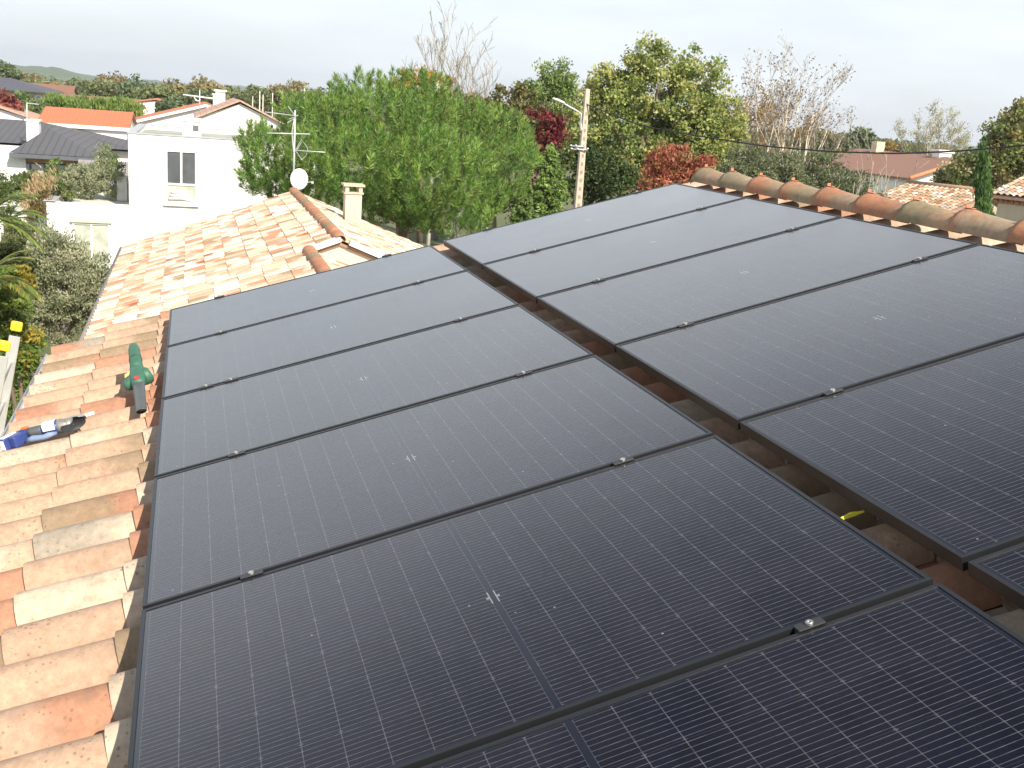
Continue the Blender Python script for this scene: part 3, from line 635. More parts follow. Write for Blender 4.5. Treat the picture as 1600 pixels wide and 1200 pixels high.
# --- stone pine
def pine():
    D = 31; spec = [(610, 208, 125, 62), (528, 212, 86, 48), (700, 218, 92, 58, 1), (458, 248, 72, 50), (412, 262, 42, 46, -1), (396, 240, 20, 30, -1), (440, 288, 42, 26, -1), (430, 258, 40, 40, 0), (760, 240, 72, 62), (795, 262, 42, 50, -1), (560, 262, 110, 62, -2), (660, 272, 110, 60, -2.2),
                    (730, 305, 62, 40, -1.5), (705, 336, 62, 34, -2), (648, 150, 74, 26, .5), (572, 152, 54, 26, .5), (475, 200, 50, 40, .3), (500, 285, 60, 38, -2), (590, 320, 70, 32, -1), (735, 338, 42, 26, -1), (655, 342, 45, 20, -.5), (410, 240, 34, 36, .6), (420, 275, 34, 30, .4)]
    B = pxblobs(spec, D, 1.1); c = at(640, 350, 31.5); root = empty('stone_pine', (c[0], c[1], 0), 'broad bright green stone pine behind the neighbouring tiled roof', 'tree')
    g = np.random.default_rng(5); nc_ = 1000
    w_ = np.array([(b[1]*b[3])**.6 for b in B]); nk = 20000; ib = g.choice(len(B), nk, p=w_/w_.sum()); d = rnd_dirs(g, nk); d[:, 1] = np.where(g.random(nk) < .45, -np.abs(d[:, 1]), d[:, 1]); rr = np.where(g.random(nk) < .60, g.uniform(.84, 1.0, nk), g.uniform(.35, .8, nk))
    Cn = np.array([B[i][0] for i in ib]); Rr = np.array([[B[i][1], B[i][2], B[i][3]] for i in ib]); ck = Cn+d*Rr*rr[:, None]
    Bc = np.array([b[0] for b in B]); Br = np.array([[b[1], b[2], b[3]] for b in B])
    cc = []
    for k in range(nk):
        p = ck[k]; hol = math.sin(p[0]*4.1+1.3*math.sin(p[2]*3.1))+math.sin(p[2]*5.2+1.1*math.sin(p[0]*2.7)+.6)+.6*math.sin(p[1]*3.3+p[0])
        if rr[k] > .8 and hol < -.95: continue                                          # hollows between the branch clouds
        if rr[k] > .8 and (np.sum(((p-Bc)/Br)**2, axis=1) < .34).any(): continue        # buried inside a neighbouring lobe
        if cc and np.min(np.sum(((np.array(cc)-p)*[1, 1, 1.15])**2, axis=1)) < (.235 if rr[k] > .8 else .33)**2: continue
        cc.append(p)
    cc = np.array(cc); nc_ = len(cc); print('pine clumps', nc_)
    cr_ = g.uniform(.40, .62, nc_); tone = g.uniform(.62, 1.15, nc_)
    n = nc_; outd = cc-Bc[np.argmin([np.sum(((cc-c_)/r_)**2, axis=1) for c_, r_ in zip(Bc, Br)], axis=0)]; outd /= np.linalg.norm(outd, axis=1)[:, None]
    ic = np.arange(n); ax = outd*.5+np.array([0, 0, .95])+g.normal(size=(n, 3))*.14; ax /= np.linalg.norm(ax, axis=1)[:, None]; P0 = cc
    nn = 66; A_ = np.repeat(ax, nn, 0); T = rnd_dirs(g, n*nn); T -= A_*np.sum(T*A_, 1)[:, None]; T /= np.linalg.norm(T, axis=1)[:, None]
    sh = g.random(n*nn); th = np.radians(68-50*sh)+g.normal(size=n*nn)*.12; dr = A_*np.cos(th)[:, None]+T*np.sin(th)[:, None]; Ln = .155*g.uniform(.8, 1.2, n*nn)
    sz = np.repeat(g.uniform(.9, 1.35, n), nn); P = np.repeat(P0, nn, 0)+A_*((sh-.3)*.30*sz)[:, None]+dr*(Ln*sz*.5)[:, None]
    base = np.array([(.105, .20, .036), (.08, .165, .032), (.145, .25, .050), (.12, .185, .040)]); K = base[np.repeat(g.integers(0, 4, n), nn)]*(np.repeat(tone, nn)*g.uniform(.85, 1.15, n*nn))[:, None]
    br = g.random(n*nn) < .015; K[br] = (.22, .14, .07)
    world(leafmesh('crown', P, dr, rnd_dirs(g, n*nn), Ln*sz, .017*g.uniform(.7, 1.3, n*nn), K, NEEDLE, root))
    f = at(628, 345, 31.5); ends = [at(px, py, 31) for px, py in ((690, 300), (560, 290), (500, 260), (620, 240), (740, 270), (660, 210), (450, 260), (580, 200), (720, 330), (600, 330))]
    world(trunk_limbs((c[0], c[1], 0), f, ends, .26, (.20, .13, .09), 4, root))
pine()

YG = [(.18, .23, .06), (.24, .28, .09), (.12, .17, .045), (.31, .33, .13)]
tree('broadleaf_tree', 'tallest yellow-green leafy tree, right behind the concrete pole', 'tree',
     [(1018, 95, 36, 30), (1015, 150, 75, 50), (1080, 150, 52, 62), (960, 150, 50, 40), (1075, 115, 22, 28), (985, 220, 85, 70), (1085, 225, 70, 70), (1120, 195, 45, 62), (925, 210, 45, 60), (1030, 270, 90, 50), (945, 130, 22, 22), (975, 110, 18, 16)], 46, 52000, .155, .105, YG, 21, clump=.5, r0=.3, depth=.8)
tree('broadleaf_tree', 'narrow green leafy tree between the bare tree and the lamp', 'tree',
     [(855, 112, 14, 16), (872, 128, 18, 26), (845, 140, 18, 34), (862, 165, 34, 34), (885, 150, 14, 34), (835, 200, 35, 45), (875, 220, 35, 60), (795, 190, 32, 42), (815, 160, 14, 30)], 55, 20000, .16, .09, [(.11, .18, .05), (.15, .22, .07), (.20, .25, .08)], 22, clump=.5, depth=.8)
tree('shrubby_tree', 'olive-brown bushy tree behind the right shoulder of the stone pine', 'tree',
     [(795, 170, 30, 38), (770, 190, 34, 35), (735, 175, 24, 24), (815, 150, 16, 22)], 50, 7000, .18, .11, [(.12, .13, .045), (.16, .14, .05), (.09, .10, .035)], 23, clump=.4, depth=.8)
tree('plum_tree', 'dark crimson leaved tree beside the street lamp arm', 'tree', [(852, 185, 22, 18), (850, 225, 26, 40), (870, 205, 14, 26), (845, 265, 20, 30)], 42, 4200, .15, .09, [(.12, .014, .022), (.19, .025, .035), (.08, .012, .02), (.07, .05, .02)], 24, clump=.3, depth=.8, r0=.1)
tree('smoke_bush', 'round coral red bush at the far end of the ridge tiles', 'bush', [(1048, 262, 42, 30), (1075, 255, 32, 22), (1025, 280, 25, 22), (1095, 262, 22, 18), (1055, 290, 50, 22)], 33, 9000, .12, .05, [(.27, .085, .05), (.34, .13, .08), (.20, .06, .035), (.22, .13, .06)], 25, clump=.28, depth=.8, r0=.07, up=.9)
tree('yellow_tree', 'yellow autumn tree showing above the pine in front of the bare tree', 'tree', [(650, 128, 32, 18), (682, 138, 28, 22), (630, 132, 18, 12), (715, 155, 28, 14)], 60, 5000, .18, .12, [(.34, .23, .04), (.22, .19, .05), (.40, .26, .07)], 26, clump=.45, depth=.8)
def conifer(px_top, py_top, py_bot, half, D, name, label, cols, seed, cat='tree', nb=90):
    top = at(px_top, py_top, D); bx_, by_ = top[0], top[1]; H = top[2]; zb = at(px_top, py_bot, D)[2]; zb = max(.3, zb); s = D/FPX; rng = random.Random(seed); g = np.random.default_rng(seed)
    root = empty(name, (bx_, by_, 0), label, cat); m = MB(); m.tube([(bx_, by_, 0), (bx_, by_, H*.5), (bx_, by_, H)], [.13, .08, .01], 7, col=(.28, .20, .13)); Ps = []; Ds = []
    for i in range(nb):
        t = (i+.5)/nb; z = H-(H-zb)*t; L = half*s*(.12+.88*t**.8)*rng.uniform(.65, 1.12); an = i*2.4+rng.uniform(-.3, .3)
        p0 = np.array([bx_, by_, z]); e = p0+np.array([math.cos(an)*L, math.sin(an)*L, .22*L-.05]); m.tube([p0, e], [.02, .005], 4, col=(.22, .17, .11))
        n = int(60+180*L); q = g.random(n)**.7; c = p0+(e-p0)*q[:, None]; side = np.array([-math.sin(an), math.cos(an), 0])
        off = (g.random(n)-.5)*(.50*L*(1-.7*q)+.06); c = c+side*off[:, None]; c[:, 2] -= np.abs(off)*.55+g.random(n)*.13*(1+L)
        dr = (e-p0)/L*.6+side*np.sign(off)[:, None]*.6+np.array([0, 0, -.35])+g.normal(size=(n, 3))*.25; Ps.append(c); Ds.append(dr)
    P = np.vstack(Ps); Dr = np.vstack(Ds); n = len(P); K = np.array(cols)[g.integers(0, len(cols), n)]*g.uniform(.75, 1.25, n)[:, None]
    world(leafmesh('foliage', P, Dr, rnd_dirs(g, n)+np.array([0, 0, .8]), .16*g.uniform(.6, 1.3, n), .055*g.uniform(.7, 1.3, n), K, LEAF, root)); world(m.build('trunk', BARK, root)); return root
conifer(862, 222, 345, 42, 33, 'cedar_tree', 'feathery light green conifer with drooping branches left of the concrete pole', [(.16, .25, .07), (.21, .30, .09), (.11, .19, .05)], 31, nb=52)
conifer(823, 268, 345, 24, 32, 'cedar_tree', 'smaller feathery green conifer tucked against the stone pine', [(.14, .22, .06), (.18, .26, .08), (.09, .15, .05)], 33, nb=40)
tree('dark_shrub', 'dark green shrub mass at the foot of the concrete pole', 'bush', [(900, 270, 40, 45), (940, 270, 40, 45), (820, 320, 60, 30), (970, 290, 50, 30)], 40, 9000, .16, .09, [(.035, .065, .018), (.05, .085, .025), (.07, .10, .03)], 34, clump=.4, depth=.7)

def bare(name, label, base_px, D, specs, bark, seed, levels=4, twig=None, cat='tree', nleaf=0, leafc=None, rbase=.12, spread=.5, kids=5, group=None, thin=.006, sub=.55):
    """specs: list of (px,py) ends of main stems; fine branches grow off them"""
    b = at(base_px[0], base_px[1], D); base = np.array([b[0], b[1], 0]); root = empty(name, base, label, cat, group); rng = random.Random(seed); m = MB(); tips = []
    def grow(p, d, L, r_, lev):
        n = 4; pts = [p]; q = p; dd = d
        for i in range(n):
            dd = dd+np.array([rng.uniform(-1, 1), rng.uniform(-1, 1), rng.uniform(-.3, .7)])*.13; dd = dd/np.linalg.norm(dd); q = q+dd*L/n; pts.append(q)
        m.tube(pts, [max(thin, r_*(1-.7*i/n)) for i in range(n+1)], 5 if lev > 2 else 3, cap=False, col=np.array(bark if lev > 2 else (twig or bark))*rng.uniform(.85, 1.15))
        tips.extend(pts[2:])
        if lev > 0:
            for k in range(kids):
                t = rng.uniform(.25, 1.0); i = min(n-1, int(t*n)); s = pts[i]+(pts[i+1]-pts[i])*(t*n-i); a = np.array([rng.uniform(-1, 1), rng.uniform(-1, 1), rng.uniform(-.1, .8)]); a = dd*(1-spread)+a*spread; a /= np.linalg.norm(a)
                grow(s, a, L*rng.uniform(.75, 1.1)*sub, r_*.5, lev-1)
    for (px, py, *dd_) in specs:
        e = at(px, py, D+(dd_[0] if dd_ else rng.uniform(-1, 1))); start = base+np.array([rng.uniform(-.15, .15), rng.uniform(-.15, .15), 0]); L = np.linalg.norm(e-start); n = 7
        mid = [start+(e-start)*i/n+np.array([rng.uniform(-1, 1), rng.uniform(-1, 1), 0])*.02*L*(i not in (0, n))+np.array([0, 0, 1])*0 for i in range(n+1)]
        m.tube(mid, [max(.01, rbase*(1-.85*i/n)) for i in range(n+1)], 6, col=bark); tips.extend(mid[4:])
        for k in range(kids*3):
            t = rng.uniform(.35, 1.0); i = min(n-1, int(t*n)); s = mid[i]+(mid[i+1]-mid[i])*(t*n-i); dm = (e-start)/L; a = np.array([rng.uniform(-1, 1), rng.uniform(-1, 1), rng.uniform(.0, .6)]); a = dm*(1-spread)+a*spread; a /= np.linalg.norm(a)
            grow(s, a, L*.21*rng.uniform(.6, 1.1), rbase*.35*(1-.6*t), levels-2)
    world(m.build('trunk', BARK, root))
    if nleaf:
        g = np.random.default_rng(seed); T = np.array(tips); i = g.integers(0, len(T), nleaf); P = T[i]+g.normal(size=(nleaf, 3))*.16; K = np.array(leafc)[g.integers(0, len(leafc), nleaf)]*g.uniform(.7, 1.3, nleaf)[:, None]
        world(leafmesh('crown', P, rnd_dirs(g, nleaf)+np.array([0, 0, -.4]), rnd_dirs(g, nleaf), .13*g.uniform(.6, 1.3, nleaf), .07*g.uniform(.6, 1.3, nleaf), K, LEAF, root))
    return root
bare('bare_tree', 'tall leafless tree rising highest above the stone pine', (692, 170), 62, [(683, 62), (699, 68), (707, 92), (674, 85), (664, 105)], (.25, .23, .19), 41, levels=4, kids=3, spread=.34, rbase=.13, thin=.012, sub=.5)
bare('bare_tree', 'leafless tree with crooked limbs right of the tallest bare one', (725, 190), 58, [(714, 98), (735, 110), (722, 122), (706, 128)], (.25, .23, .19), 42, levels=4, kids=3, spread=.5, rbase=.12, thin=.012)
bare('bare_tree', 'leaning leafless tree next to the olive-brown bushy tree', (742, 190), 56, [(768, 106), (762, 122), (750, 132)], (.25, .22, .18), 43, levels=4, kids=2, spread=.5, rbase=.11, thin=.012)
bare('birch_tree', 'large white stemmed birch, nearly leafless with rusty twigs', (1225, 330), 50, [(1180, 168), (1205, 152), (1232, 155), (1248, 148), (1272, 175), (1292, 205), (1312, 225), (1160, 192), (1262, 165), (1195, 172), (1155, 212), (1218, 165)], (.62, .57, .48), 44, levels=5, kids=3, twig=(.27, .235, .19), spread=.45, rbase=.10, nleaf=3000, leafc=[(.17, .115, .06), (.20, .145, .08), (.15, .12, .06)], thin=.006, sub=.55)
bare('birch_tree', 'pale weeping birch behind the rust brown roof', (1455, 300), 105, [(1475, 178), (1455, 192), (1492, 205), (1435, 208), (1412, 214), (1508, 220), (1448, 205)], (.50, .47, .40), 45, levels=5, kids=3, twig=(.34, .31, .23), spread=.5, rbase=.12, nleaf=9000, leafc=[(.24, .25, .13), (.30, .28, .16), (.20, .20, .11)], thin=.014, sub=.55)
bare('small_bare_tree', 'small pale twiggy tree between the olive hedge and the tiled garage', (1358, 320), 40, [(1348, 262), (1365, 252), (1385, 272), (1400, 280), (1335, 285), (1372, 290)], (.36, .32, .25), 46, levels=4, kids=2, spread=.5, rbase=.05, thin=.006)
bare('rusty_tree', 'brown leaved tree low behind the white birch', (1180, 300), 56, [(1140, 195), (1175, 190), (1205, 200), (1235, 205)], (.28, .2, .14), 47, levels=3, kids=3, nleaf=9000, leafc=[(.26, .16, .06), (.30, .20, .07), (.17, .14, .05)], spread=.5, thin=.01)
OL = [(.21, .245, .155), (.26, .29, .19), (.15, .185, .105), (.30, .32, .22)]
DKOL = [(.10, .125, .065), (.14, .165, .09), (.075, .095, .05)]
for i, (px, py, rx, ry, lb) in enumerate(((1160, 262, 42, 32, 'dark olive shrub nearest the coral red bush'), (1215, 265, 48, 34, 'dark olive shrub below the white birch stems'), (1275, 268, 45, 34, 'dark olive shrub left of the small twiggy tree'), (1330, 290, 36, 26, 'dark olive shrub at the foot of the rust brown roof'))):
    tree('olive_shrub', lb, 'shrub', [(px, py, rx, ry), (px+15, py+22, rx, ry*.8), (px-16, py+18, rx*.8, ry*.8)], 38+i*1.5, 6500, .13, .05, DKOL, 50+i, clump=.32, group='olive shrubs behind the ridge', depth=.7, r0=.07, up=.5)
tree('evergreen_tree', 'dark evergreen tree cut by the right edge of the photo', 'tree', [(1580, 215, 36, 42), (1560, 250, 30, 32), (1600, 190, 25, 30), (1600, 265, 45, 30), (1520, 262, 30, 22), (1535, 285, 30, 18)], 62, 13000, .22, .13, [(.11, .15, .045), (.15, .19, .06), (.19, .175, .07)], 56, clump=.6, depth=.8)
tree('flowering_shrub', 'loose cream flecked shrub in front of the white gable wall', 'shrub', [(1490, 272, 26, 20), (1510, 285, 20, 18), (1475, 285, 15, 14)], 66, 4200, .2, .14, [(.15, .18, .07), (.10, .13, .05), (.48, .42, .28)], 57, clump=.4, depth=.7, r0=.05)
def cypress(px, top, bot, half, D, label, seed):
    B = []; n = 9
    for i in range(n):
        t = i/(n-1); B.append((px+math.sin(i*2)*half*.12, top+12+(bot-top)*t, half*(.22+.85*math.sin(min(1, t*1.5+.05)*1.5)), (bot-top)/n*1.15))
    return tree('cypress_tree', label, 'tree', B, D, 9000, .16, .035, [(.07, .14, .035), (.10, .19, .05), (.05, .10, .03)], seed, clump=.16, up=2.8, r0=.06, inner=.3)
cypress(1536, 222, 340, 9, 36, 'slim dark green cypress column between the two right tiled roofs', 58)

# ------------------------------------------------------------------ neighbouring tiled house with chimney
n2 = empty('tiled_bungalow', (2.4, 12, 0), 'lower neighbouring house with a pale sunlit gable roof of mottled clay tiles', 'house')
ang = math.atan2(1.42, 3.70); Uc, Us = math.cos(ang), math.sin(ang)
wA = dict(white=6, light=6, cream=2, orange=.35, brown=.4, grey=.4); wB = dict(orange=3.6, cream=3, brown=1.5, white=2, deep=.3)
def fixall(par, before):
    for o in par.children:
        if o not in before: o.matrix_parent_inverse = Matrix.Translation(-Vector(par.location))
ex, rx_ = -1.30, 2.40; ez = 3.99; rz_ = ez+(rx_-ex)*Us/Uc; y1, y0, ym = 18.0, -2.0, 9.8; sx_ = 1.90
bf = set(n2.children)
import math as _m
LU = (rx_-ex)/Uc; ncu = 11; crs = LU/ncu
nA = int(round((y1-ym)/.24)); nB = int(round((ym-y0)/.24))
tiles('tile_roof', (ex, ym, ez), (Uc, 0, Us), (0, 1, 0), ncu, nA, (y1-ym)/nA, crs, TILEFAR, n2, wA, wB, pp=.62, prof=9, seed=61, lift=.022, hgt=.05, jit=.006)
LU2 = (sx_-ex)/Uc; ncb = 9
tiles('tile_roof', (ex, y0, ez), (Uc, 0, Us), (0, 1, 0), ncb, nB, (ym-y0)/nB, LU2/ncb, TILEFAR, n2, wA, wB, pp=.62, prof=9, seed=62, lift=.022, hgt=.05, jit=.006)
zs = ez+(sx_-ex)*Us/Uc
tiles('tile_roof', (rx_+LU*Uc, ym, ez), (-Uc, 0, Us), (0, 1, 0), ncu, nA, (y1-ym)/nA, crs, TILEFAR, n2, wA, wB, pp=.6, prof=9, seed=63, lift=.022, hgt=.05, jit=.006)
tiles('tile_roof', (sx_+LU2*Uc, y0, ez), (-Uc, 0, Us), (0, 1, 0), ncb, nB, (ym-y0)/nB, LU2/ncb, TILEFAR, n2, wA, wB, pp=.6, prof=9, seed=64, lift=.022, hgt=.05, jit=.006)
ridge_row((rx_, y1+.02, rz_+.02), (rx_, ym, rz_+.02), 22, .088, 6, TILEFAR, n2, seg=8, base=(.52, .30, .18))
ridge_row((sx_, ym-.15, zs+.02), (sx_, y0, zs+.02), 30, .088, 7, TILEFAR, n2, seg=8, base=(.52, .32, .20))
m = MB(); W2 = 2*(rx_-ex)
m.poly([(ex+.3, ym+.02, 0), (ex+W2-.3, ym+.02, 0), (ex+W2-.3, ym+.02, ez+.02), (rx_, ym+.02, rz_-.08), (ex+.3, ym+.02, ez+.02)], (0, y1-ym-.25, 0)); m.build('wall', CREAM, n2)
m = MB(); W3 = 2*(sx_-ex); m.poly([(ex+.3, y0+.2, 0), (ex+W3-.3, y0+.2, 0), (ex+W3-.3, y0+.2, ez+.02), (sx_, y0+.2, zs-.08), (ex+.3, y0+.2, ez+.02)], (0, ym-y0-.2, 0)); m.build('wall', CREAM, n2)
# roof decks and the pale mortar verge at the step
for (a, b, ya, yb, za) in ((ex, rx_, ym-.02, y1-.05, rz_), (ex, sx_, y0+.02, ym-.02, zs)):
    m = MB(); wd = b-a; m.poly([(a+.03, ya, ez-.025), (b, ya, za-.035), (b+wd-.03, ya, ez-.025), (b+wd-.03, ya, ez-.07), (b, ya, za-.08), (a+.03, ya, ez-.07)], (0, yb-ya, 0)); m.build('roof_deck', simple('deck', (.30, .2, .14), .9), n2)
m = MB()
for s in (-1, 1):
    X = np.array([s*Uc, 0, -Us]); Zv = np.array([s*Us, 0, Uc]); L0 = .15 if s > 0 else .0; L1 = 3.8 if s > 0 else .55
    m.box(np.array([rx_, ym-.01, rz_+.03])+X*(L0+L1)/2, (L1-L0, .19, .075), X=X, Y=np.array([0, 1., 0]), Z=Zv)
m.build('mortar_verge', simple('white_mortar', (.74, .70, .63), .9), n2)
m = MB(); m.tube([(ex-.05, y0, ez-.02), (ex-.05, y1, ez-.02)], .055, 8); m.build('gutter', simple('gutter2', (.35, .3, .25), .5), n2)
# chimney on the right slope
cb = None
for t in range(0, 200):
    y = 10+t*.05; p = at_y(550, 350, y); zr = rz_-(p[0]-rx_)*Us/Uc+.03
    if p[2] <= zr: cb = p; break
print('chimney at', cb)
Dc = math.hypot(cb[0]-CAM[0], cb[1]-CAM[1]); sc = Dc/FPX; ht = 60*sc; cw = 27*sc; cx, cy, cz = cb[0]+.02, cb[1]+cw/2, cb[2]
ch = MB(); ch.bx(cx-cw*.46, cx+cw*.46, cy-cw*.46, cy+cw*.46, cz-.5, cz+ht*.76)
ch.bx(cx-cw*.54, cx+cw*.54, cy-cw*.54, cy+cw*.54, cz+ht*.76, cz+ht*.80)
for a in (-1, 1):
    for b in (-1, 1): ch.bx(cx+a*cw*.38-cw*.1, cx+a*cw*.38+cw*.1, cy+b*cw*.38-cw*.1, cy+b*cw*.38+cw*.1, cz+ht*.80, cz+ht*.95)
ch.bx(cx-cw*.60, cx+cw*.60, cy-cw*.60, cy+cw*.60, cz+ht*.95, cz+ht)
cho = ch.build('chimney', simple('chimney_render', (.60, .50, .37), .9, .08, 4, .2, 60), n2)
fixall(n2, bf)
# antenna mast and dish
am = at(459, 300, 26.0); an_ = empty('antenna_mast', (am[0], am[1], am[2]-.5), 'steel mast with television aerials and a white satellite dish behind the pale gable peak', 'antenna')
P = lambda px, py, d=0: at(px, py, 26.0+d)
def wtube(lst, r, name, mat, par, n=6):
    m = MB()
    for q in lst: m.tube(q, r, n)
    return world(m.build(name, mat, par))
wtube([[P(458, 318), P(461, 172)]], .022, 'mast', ZINC, an_, 8)
def yagi(a, b, n, l0, l1, name):
    a, b = np.array(a), np.array(b); m = MB(); m.tube([a, b], .013, 6); t = (b-a)/np.linalg.norm(b-a); s = np.cross(t, (0, 0, 1.)); s /= np.linalg.norm(s)
    for i in range(n):
        c = a+(b-a)*(i+.5)/n; L = l0+(l1-l0)*i/n; m.tube([c-s*L, c+s*L], .006, 4)
    return world(m.build(name, ZINC, an_))
yagi(P(462, 181), P(414, 175, -.35), 14, .10, .07, 'aerial'); yagi(P(462, 235), P(508, 238, -.3), 12, .10, .07, 'aerial')
m = MB(); m.tube([P(417, 208, -.1), P(484, 209.5, .1)], .016, 6); m.tube([P(452, 186), P(466, 180)], .01, 4); m.tube([P(449, 192), P(462, 184)], .01, 4); m.tube([P(450, 166), P(461, 181)], .009, 4); world(m.build('aerial', ZINC, an_))
wtube([[P(462, 234), P(471, 218), P(481, 232), P(478, 244), P(470, 250)], [P(462, 236), P(472, 250)], [P(463, 236), P(471, 222)]], .008, 'reflector_wire', ZINC, an_, 4)
wtube([[P(460, 182), P(456, 208), P(459, 240), P(458, 300)]], .010, 'aerial_cable', simple('white_cable', (.6, .6, .58), .5), an_, 4)
m = MB(); dc = P(468, 280, -.25); sd = 26.0/FPX; V = []; F = []; rg = 6; sg = 24
fx = np.array([-.25, -1, .12]); fx /= np.linalg.norm(fx); sxv = np.cross(fx, (0, 0, 1.)); sxv /= np.linalg.norm(sxv); uv = np.cross(sxv, fx)
for side in (0, 1):
    for i in range(rg+1):
        r_ = i/rg
        for k in range(sg): a = 2*math.pi*k/sg; V.append(dc+sxv*math.cos(a)*r_*13*sd+uv*math.sin(a)*r_*15.5*sd+fx*(.06*r_*r_-.012*side))
for side in (0, 1):
    o0 = side*(rg+1)*sg
    for i in range(rg):
        for k in range(sg): F.append((o0+i*sg+k, o0+i*sg+(k+1) % sg, o0+(i+1)*sg+(k+1) % sg, o0+(i+1)*sg+k))
for k in range(sg): a = rg*sg; F.append((a+k, a+(k+1) % sg, a+(k+1) % sg+(rg+1)*sg, a+k+(rg+1)*sg))
m.add(V, F, smooth=True); dish = world(m.build('dish', simple('white_dish', (.82, .82, .82), .4), an_))
m = MB(); m.tube([dc-uv*.2, dc+fx*.22-uv*.17+sxv*.1, P(486, 284, -.45)], .009, 5); m.box(P(488, 285, -.5), (.05, .09, .05)); world(m.build('feed_arm', ZINC, an_))

# ------------------------------------------------------------------ white modern house
def add_window(par, x0, x1, z0, z1, y, mull=1, rail_=None, fr=.06, glass=None, name='window', fmat=None, rev=.0):
    m = MB(); f = m
    f.bx(x0, x1, y-.03, y+.05, z1-fr, z1).bx(x0, x1, y-.03, y+.05, z0, z0+fr).bx(x0, x0+fr, y-.03, y+.05, z0+fr, z1-fr).bx(x1-fr, x1, y-.03, y+.05, z0+fr, z1-fr)
    ztop = z1-fr; zb = z0+fr
    if rail_: f.bx(x0+fr, x1-fr, y-.025, y+.045, rail_-fr/2, rail_+fr/2); zb2 = rail_+fr/2
    else: zb2 = zb
    for k in range(mull):
        xc = x0+(x1-x0)*(k+1)/(mull+1); f.bx(xc-fr/2, xc+fr/2, y-.02, y+.04, zb2, ztop)
    w_ = f.build(name, fmat or simple('window_frame', (.78, .78, .76), .5), par)
    g_ = MB(); g_.bx(x0+fr*.5, x1-fr*.5, y+.012, y+.02, z0+fr*.5, z1-fr*.5); g_.build('pane', glass or GLASSDARK, w_)
    return w_
def pt(px, py, y): return at_y(px, py, y)
wh = empty('white_house', (0, 32, 0), 'white cubic two storey house with a flat roof and a lower terrace wing', 'house'); bf = set(wh.children)
Y = 32; p = pt(200, 207, Y); xl, zt = p[0], p[2]; xr = 4.4
m = MB(); m.bx(xl, xr, Y, Y+8.8, 0, zt-.22); m.build('upper_block', WHITE, wh)
m = MB(); m.bx(xl, xr, Y, Y+.22, zt-.22, zt-.03).bx(xl, xr, Y+8.58, Y+8.8, zt-.22, zt-.03).bx(xl, xl+.22, Y+.22, Y+8.58, zt-.22, zt-.03).bx(xr-.22, xr, Y+.22, Y+8.58, zt-.22, zt-.03); m.build('parapet', WHITE, wh)
m = MB(); e = .03
m.bx(xl-e, xr+e, Y-e, Y+.25, zt-.03, zt+.01).bx(xl-e, xr+e, Y+8.55, Y+8.83, zt-.03, zt+.01).bx(xl-e, xl+.25, Y+.25, Y+8.55, zt-.03, zt+.01).bx(xr-.25, xr+e, Y+.25, Y+8.55, zt-.03, zt+.01); m.build('roof_coping', simple('grey_coping', (.40, .42, .45), .5), wh)
m = MB(); m.bx(xl+.22, xr-.22, Y+.22, Y+8.58, zt-.22, zt-.19); m.build('flat_roof', MEMBRANE, wh)
# lower wing
q = pt(72, 314, Y); xw, zw = q[0], q[2]; dl_ = 5.2
m = MB(); m.bx(xw, xl, Y+.03, Y+dl_, 0, zw-.2); m.build('terrace_block', WHITE, wh)
m = MB(); m.bx(xw, xl, Y+.03, Y+.2, zw-.2, zw-.02).bx(xw, xw+.25, Y+.2, Y+dl_-.2, zw-.2, zw).bx(xw, xl, Y+dl_-.2, Y+dl_, zw-.2, zw+.02); m.build('parapet', WHITE, wh)
m = MB(); m.bx(xw-.12, xw+.30, Y-.04, Y+dl_, zw+.004, zw+.03); m.build('roof_coping', simple('grey_coping2', (.46, .45, .46), .5), wh)
m = MB(); m.bx(xw+.25, xl, Y+.2, Y+dl_-.2, zw-.2, zw-.17); m.build('terrace_floor', simple('terrace_tile', (.62, .62, .54), .9, .08, 1.5), wh)
a = pt(258, 233, Y); b = pt(308, 319, Y); rl = pt(280, 288, Y)[2]
wn_ = add_window(wh, a[0], b[0], b[2], a[2], Y-.02, 1, rl, .07)
m = MB(); m.bx(a[0]+.07, b[0]-.07, Y-.012, Y-.006, b[2]+.07, rl-.04); m.build('lower_pane', CURTAIN, wn_)
# folded white bedding seen through the lower pane
m = MB(); zc = b[2]
for t in range(3): m.tube([(a[0]+.1+.05*t, Y-.016, zc+.14+.11*t), ((a[0]+b[0])/2, Y-.018, zc+.18+.10*t), (b[0]-.16-.1*t, Y-.016, zc+.12+.13*t)], .062, 6)
m.build('bedding', simple('white_cloth', (.75, .74, .70), .9), wn_)
m = MB(); m.bx(a[0]-.06, b[0]+.06, Y-.10, Y-.0, b[2]-.09, b[2]-.02); m.build('window_sill', WHITE, wh)
a = pt(113, 347, Y); b = pt(173, 410, Y)
w2_ = add_window(wh, a[0], b[0], .15, a[2], Y-.0, 1, None, .06, CURTAIN)
m = MB(); m.bx(a[0]-.06, b[0]+.06, Y-.10, Y-.005, a[2]+.01, a[2]+.10); m.build('shutter_box', simple('shutter_box', (.50, .50, .42), .6), wh)
# AC unit on the terrace
a = pt(196, 292, Y+3); m = MB(); m.bx(a[0]-.28, a[0]+.08, Y+2.6, Y+3.4, zw-.16, zw+.72); acu = m.build('air_conditioner', simple('ac_grey', (.56, .55, .52), .5), wh, bevel=.02)
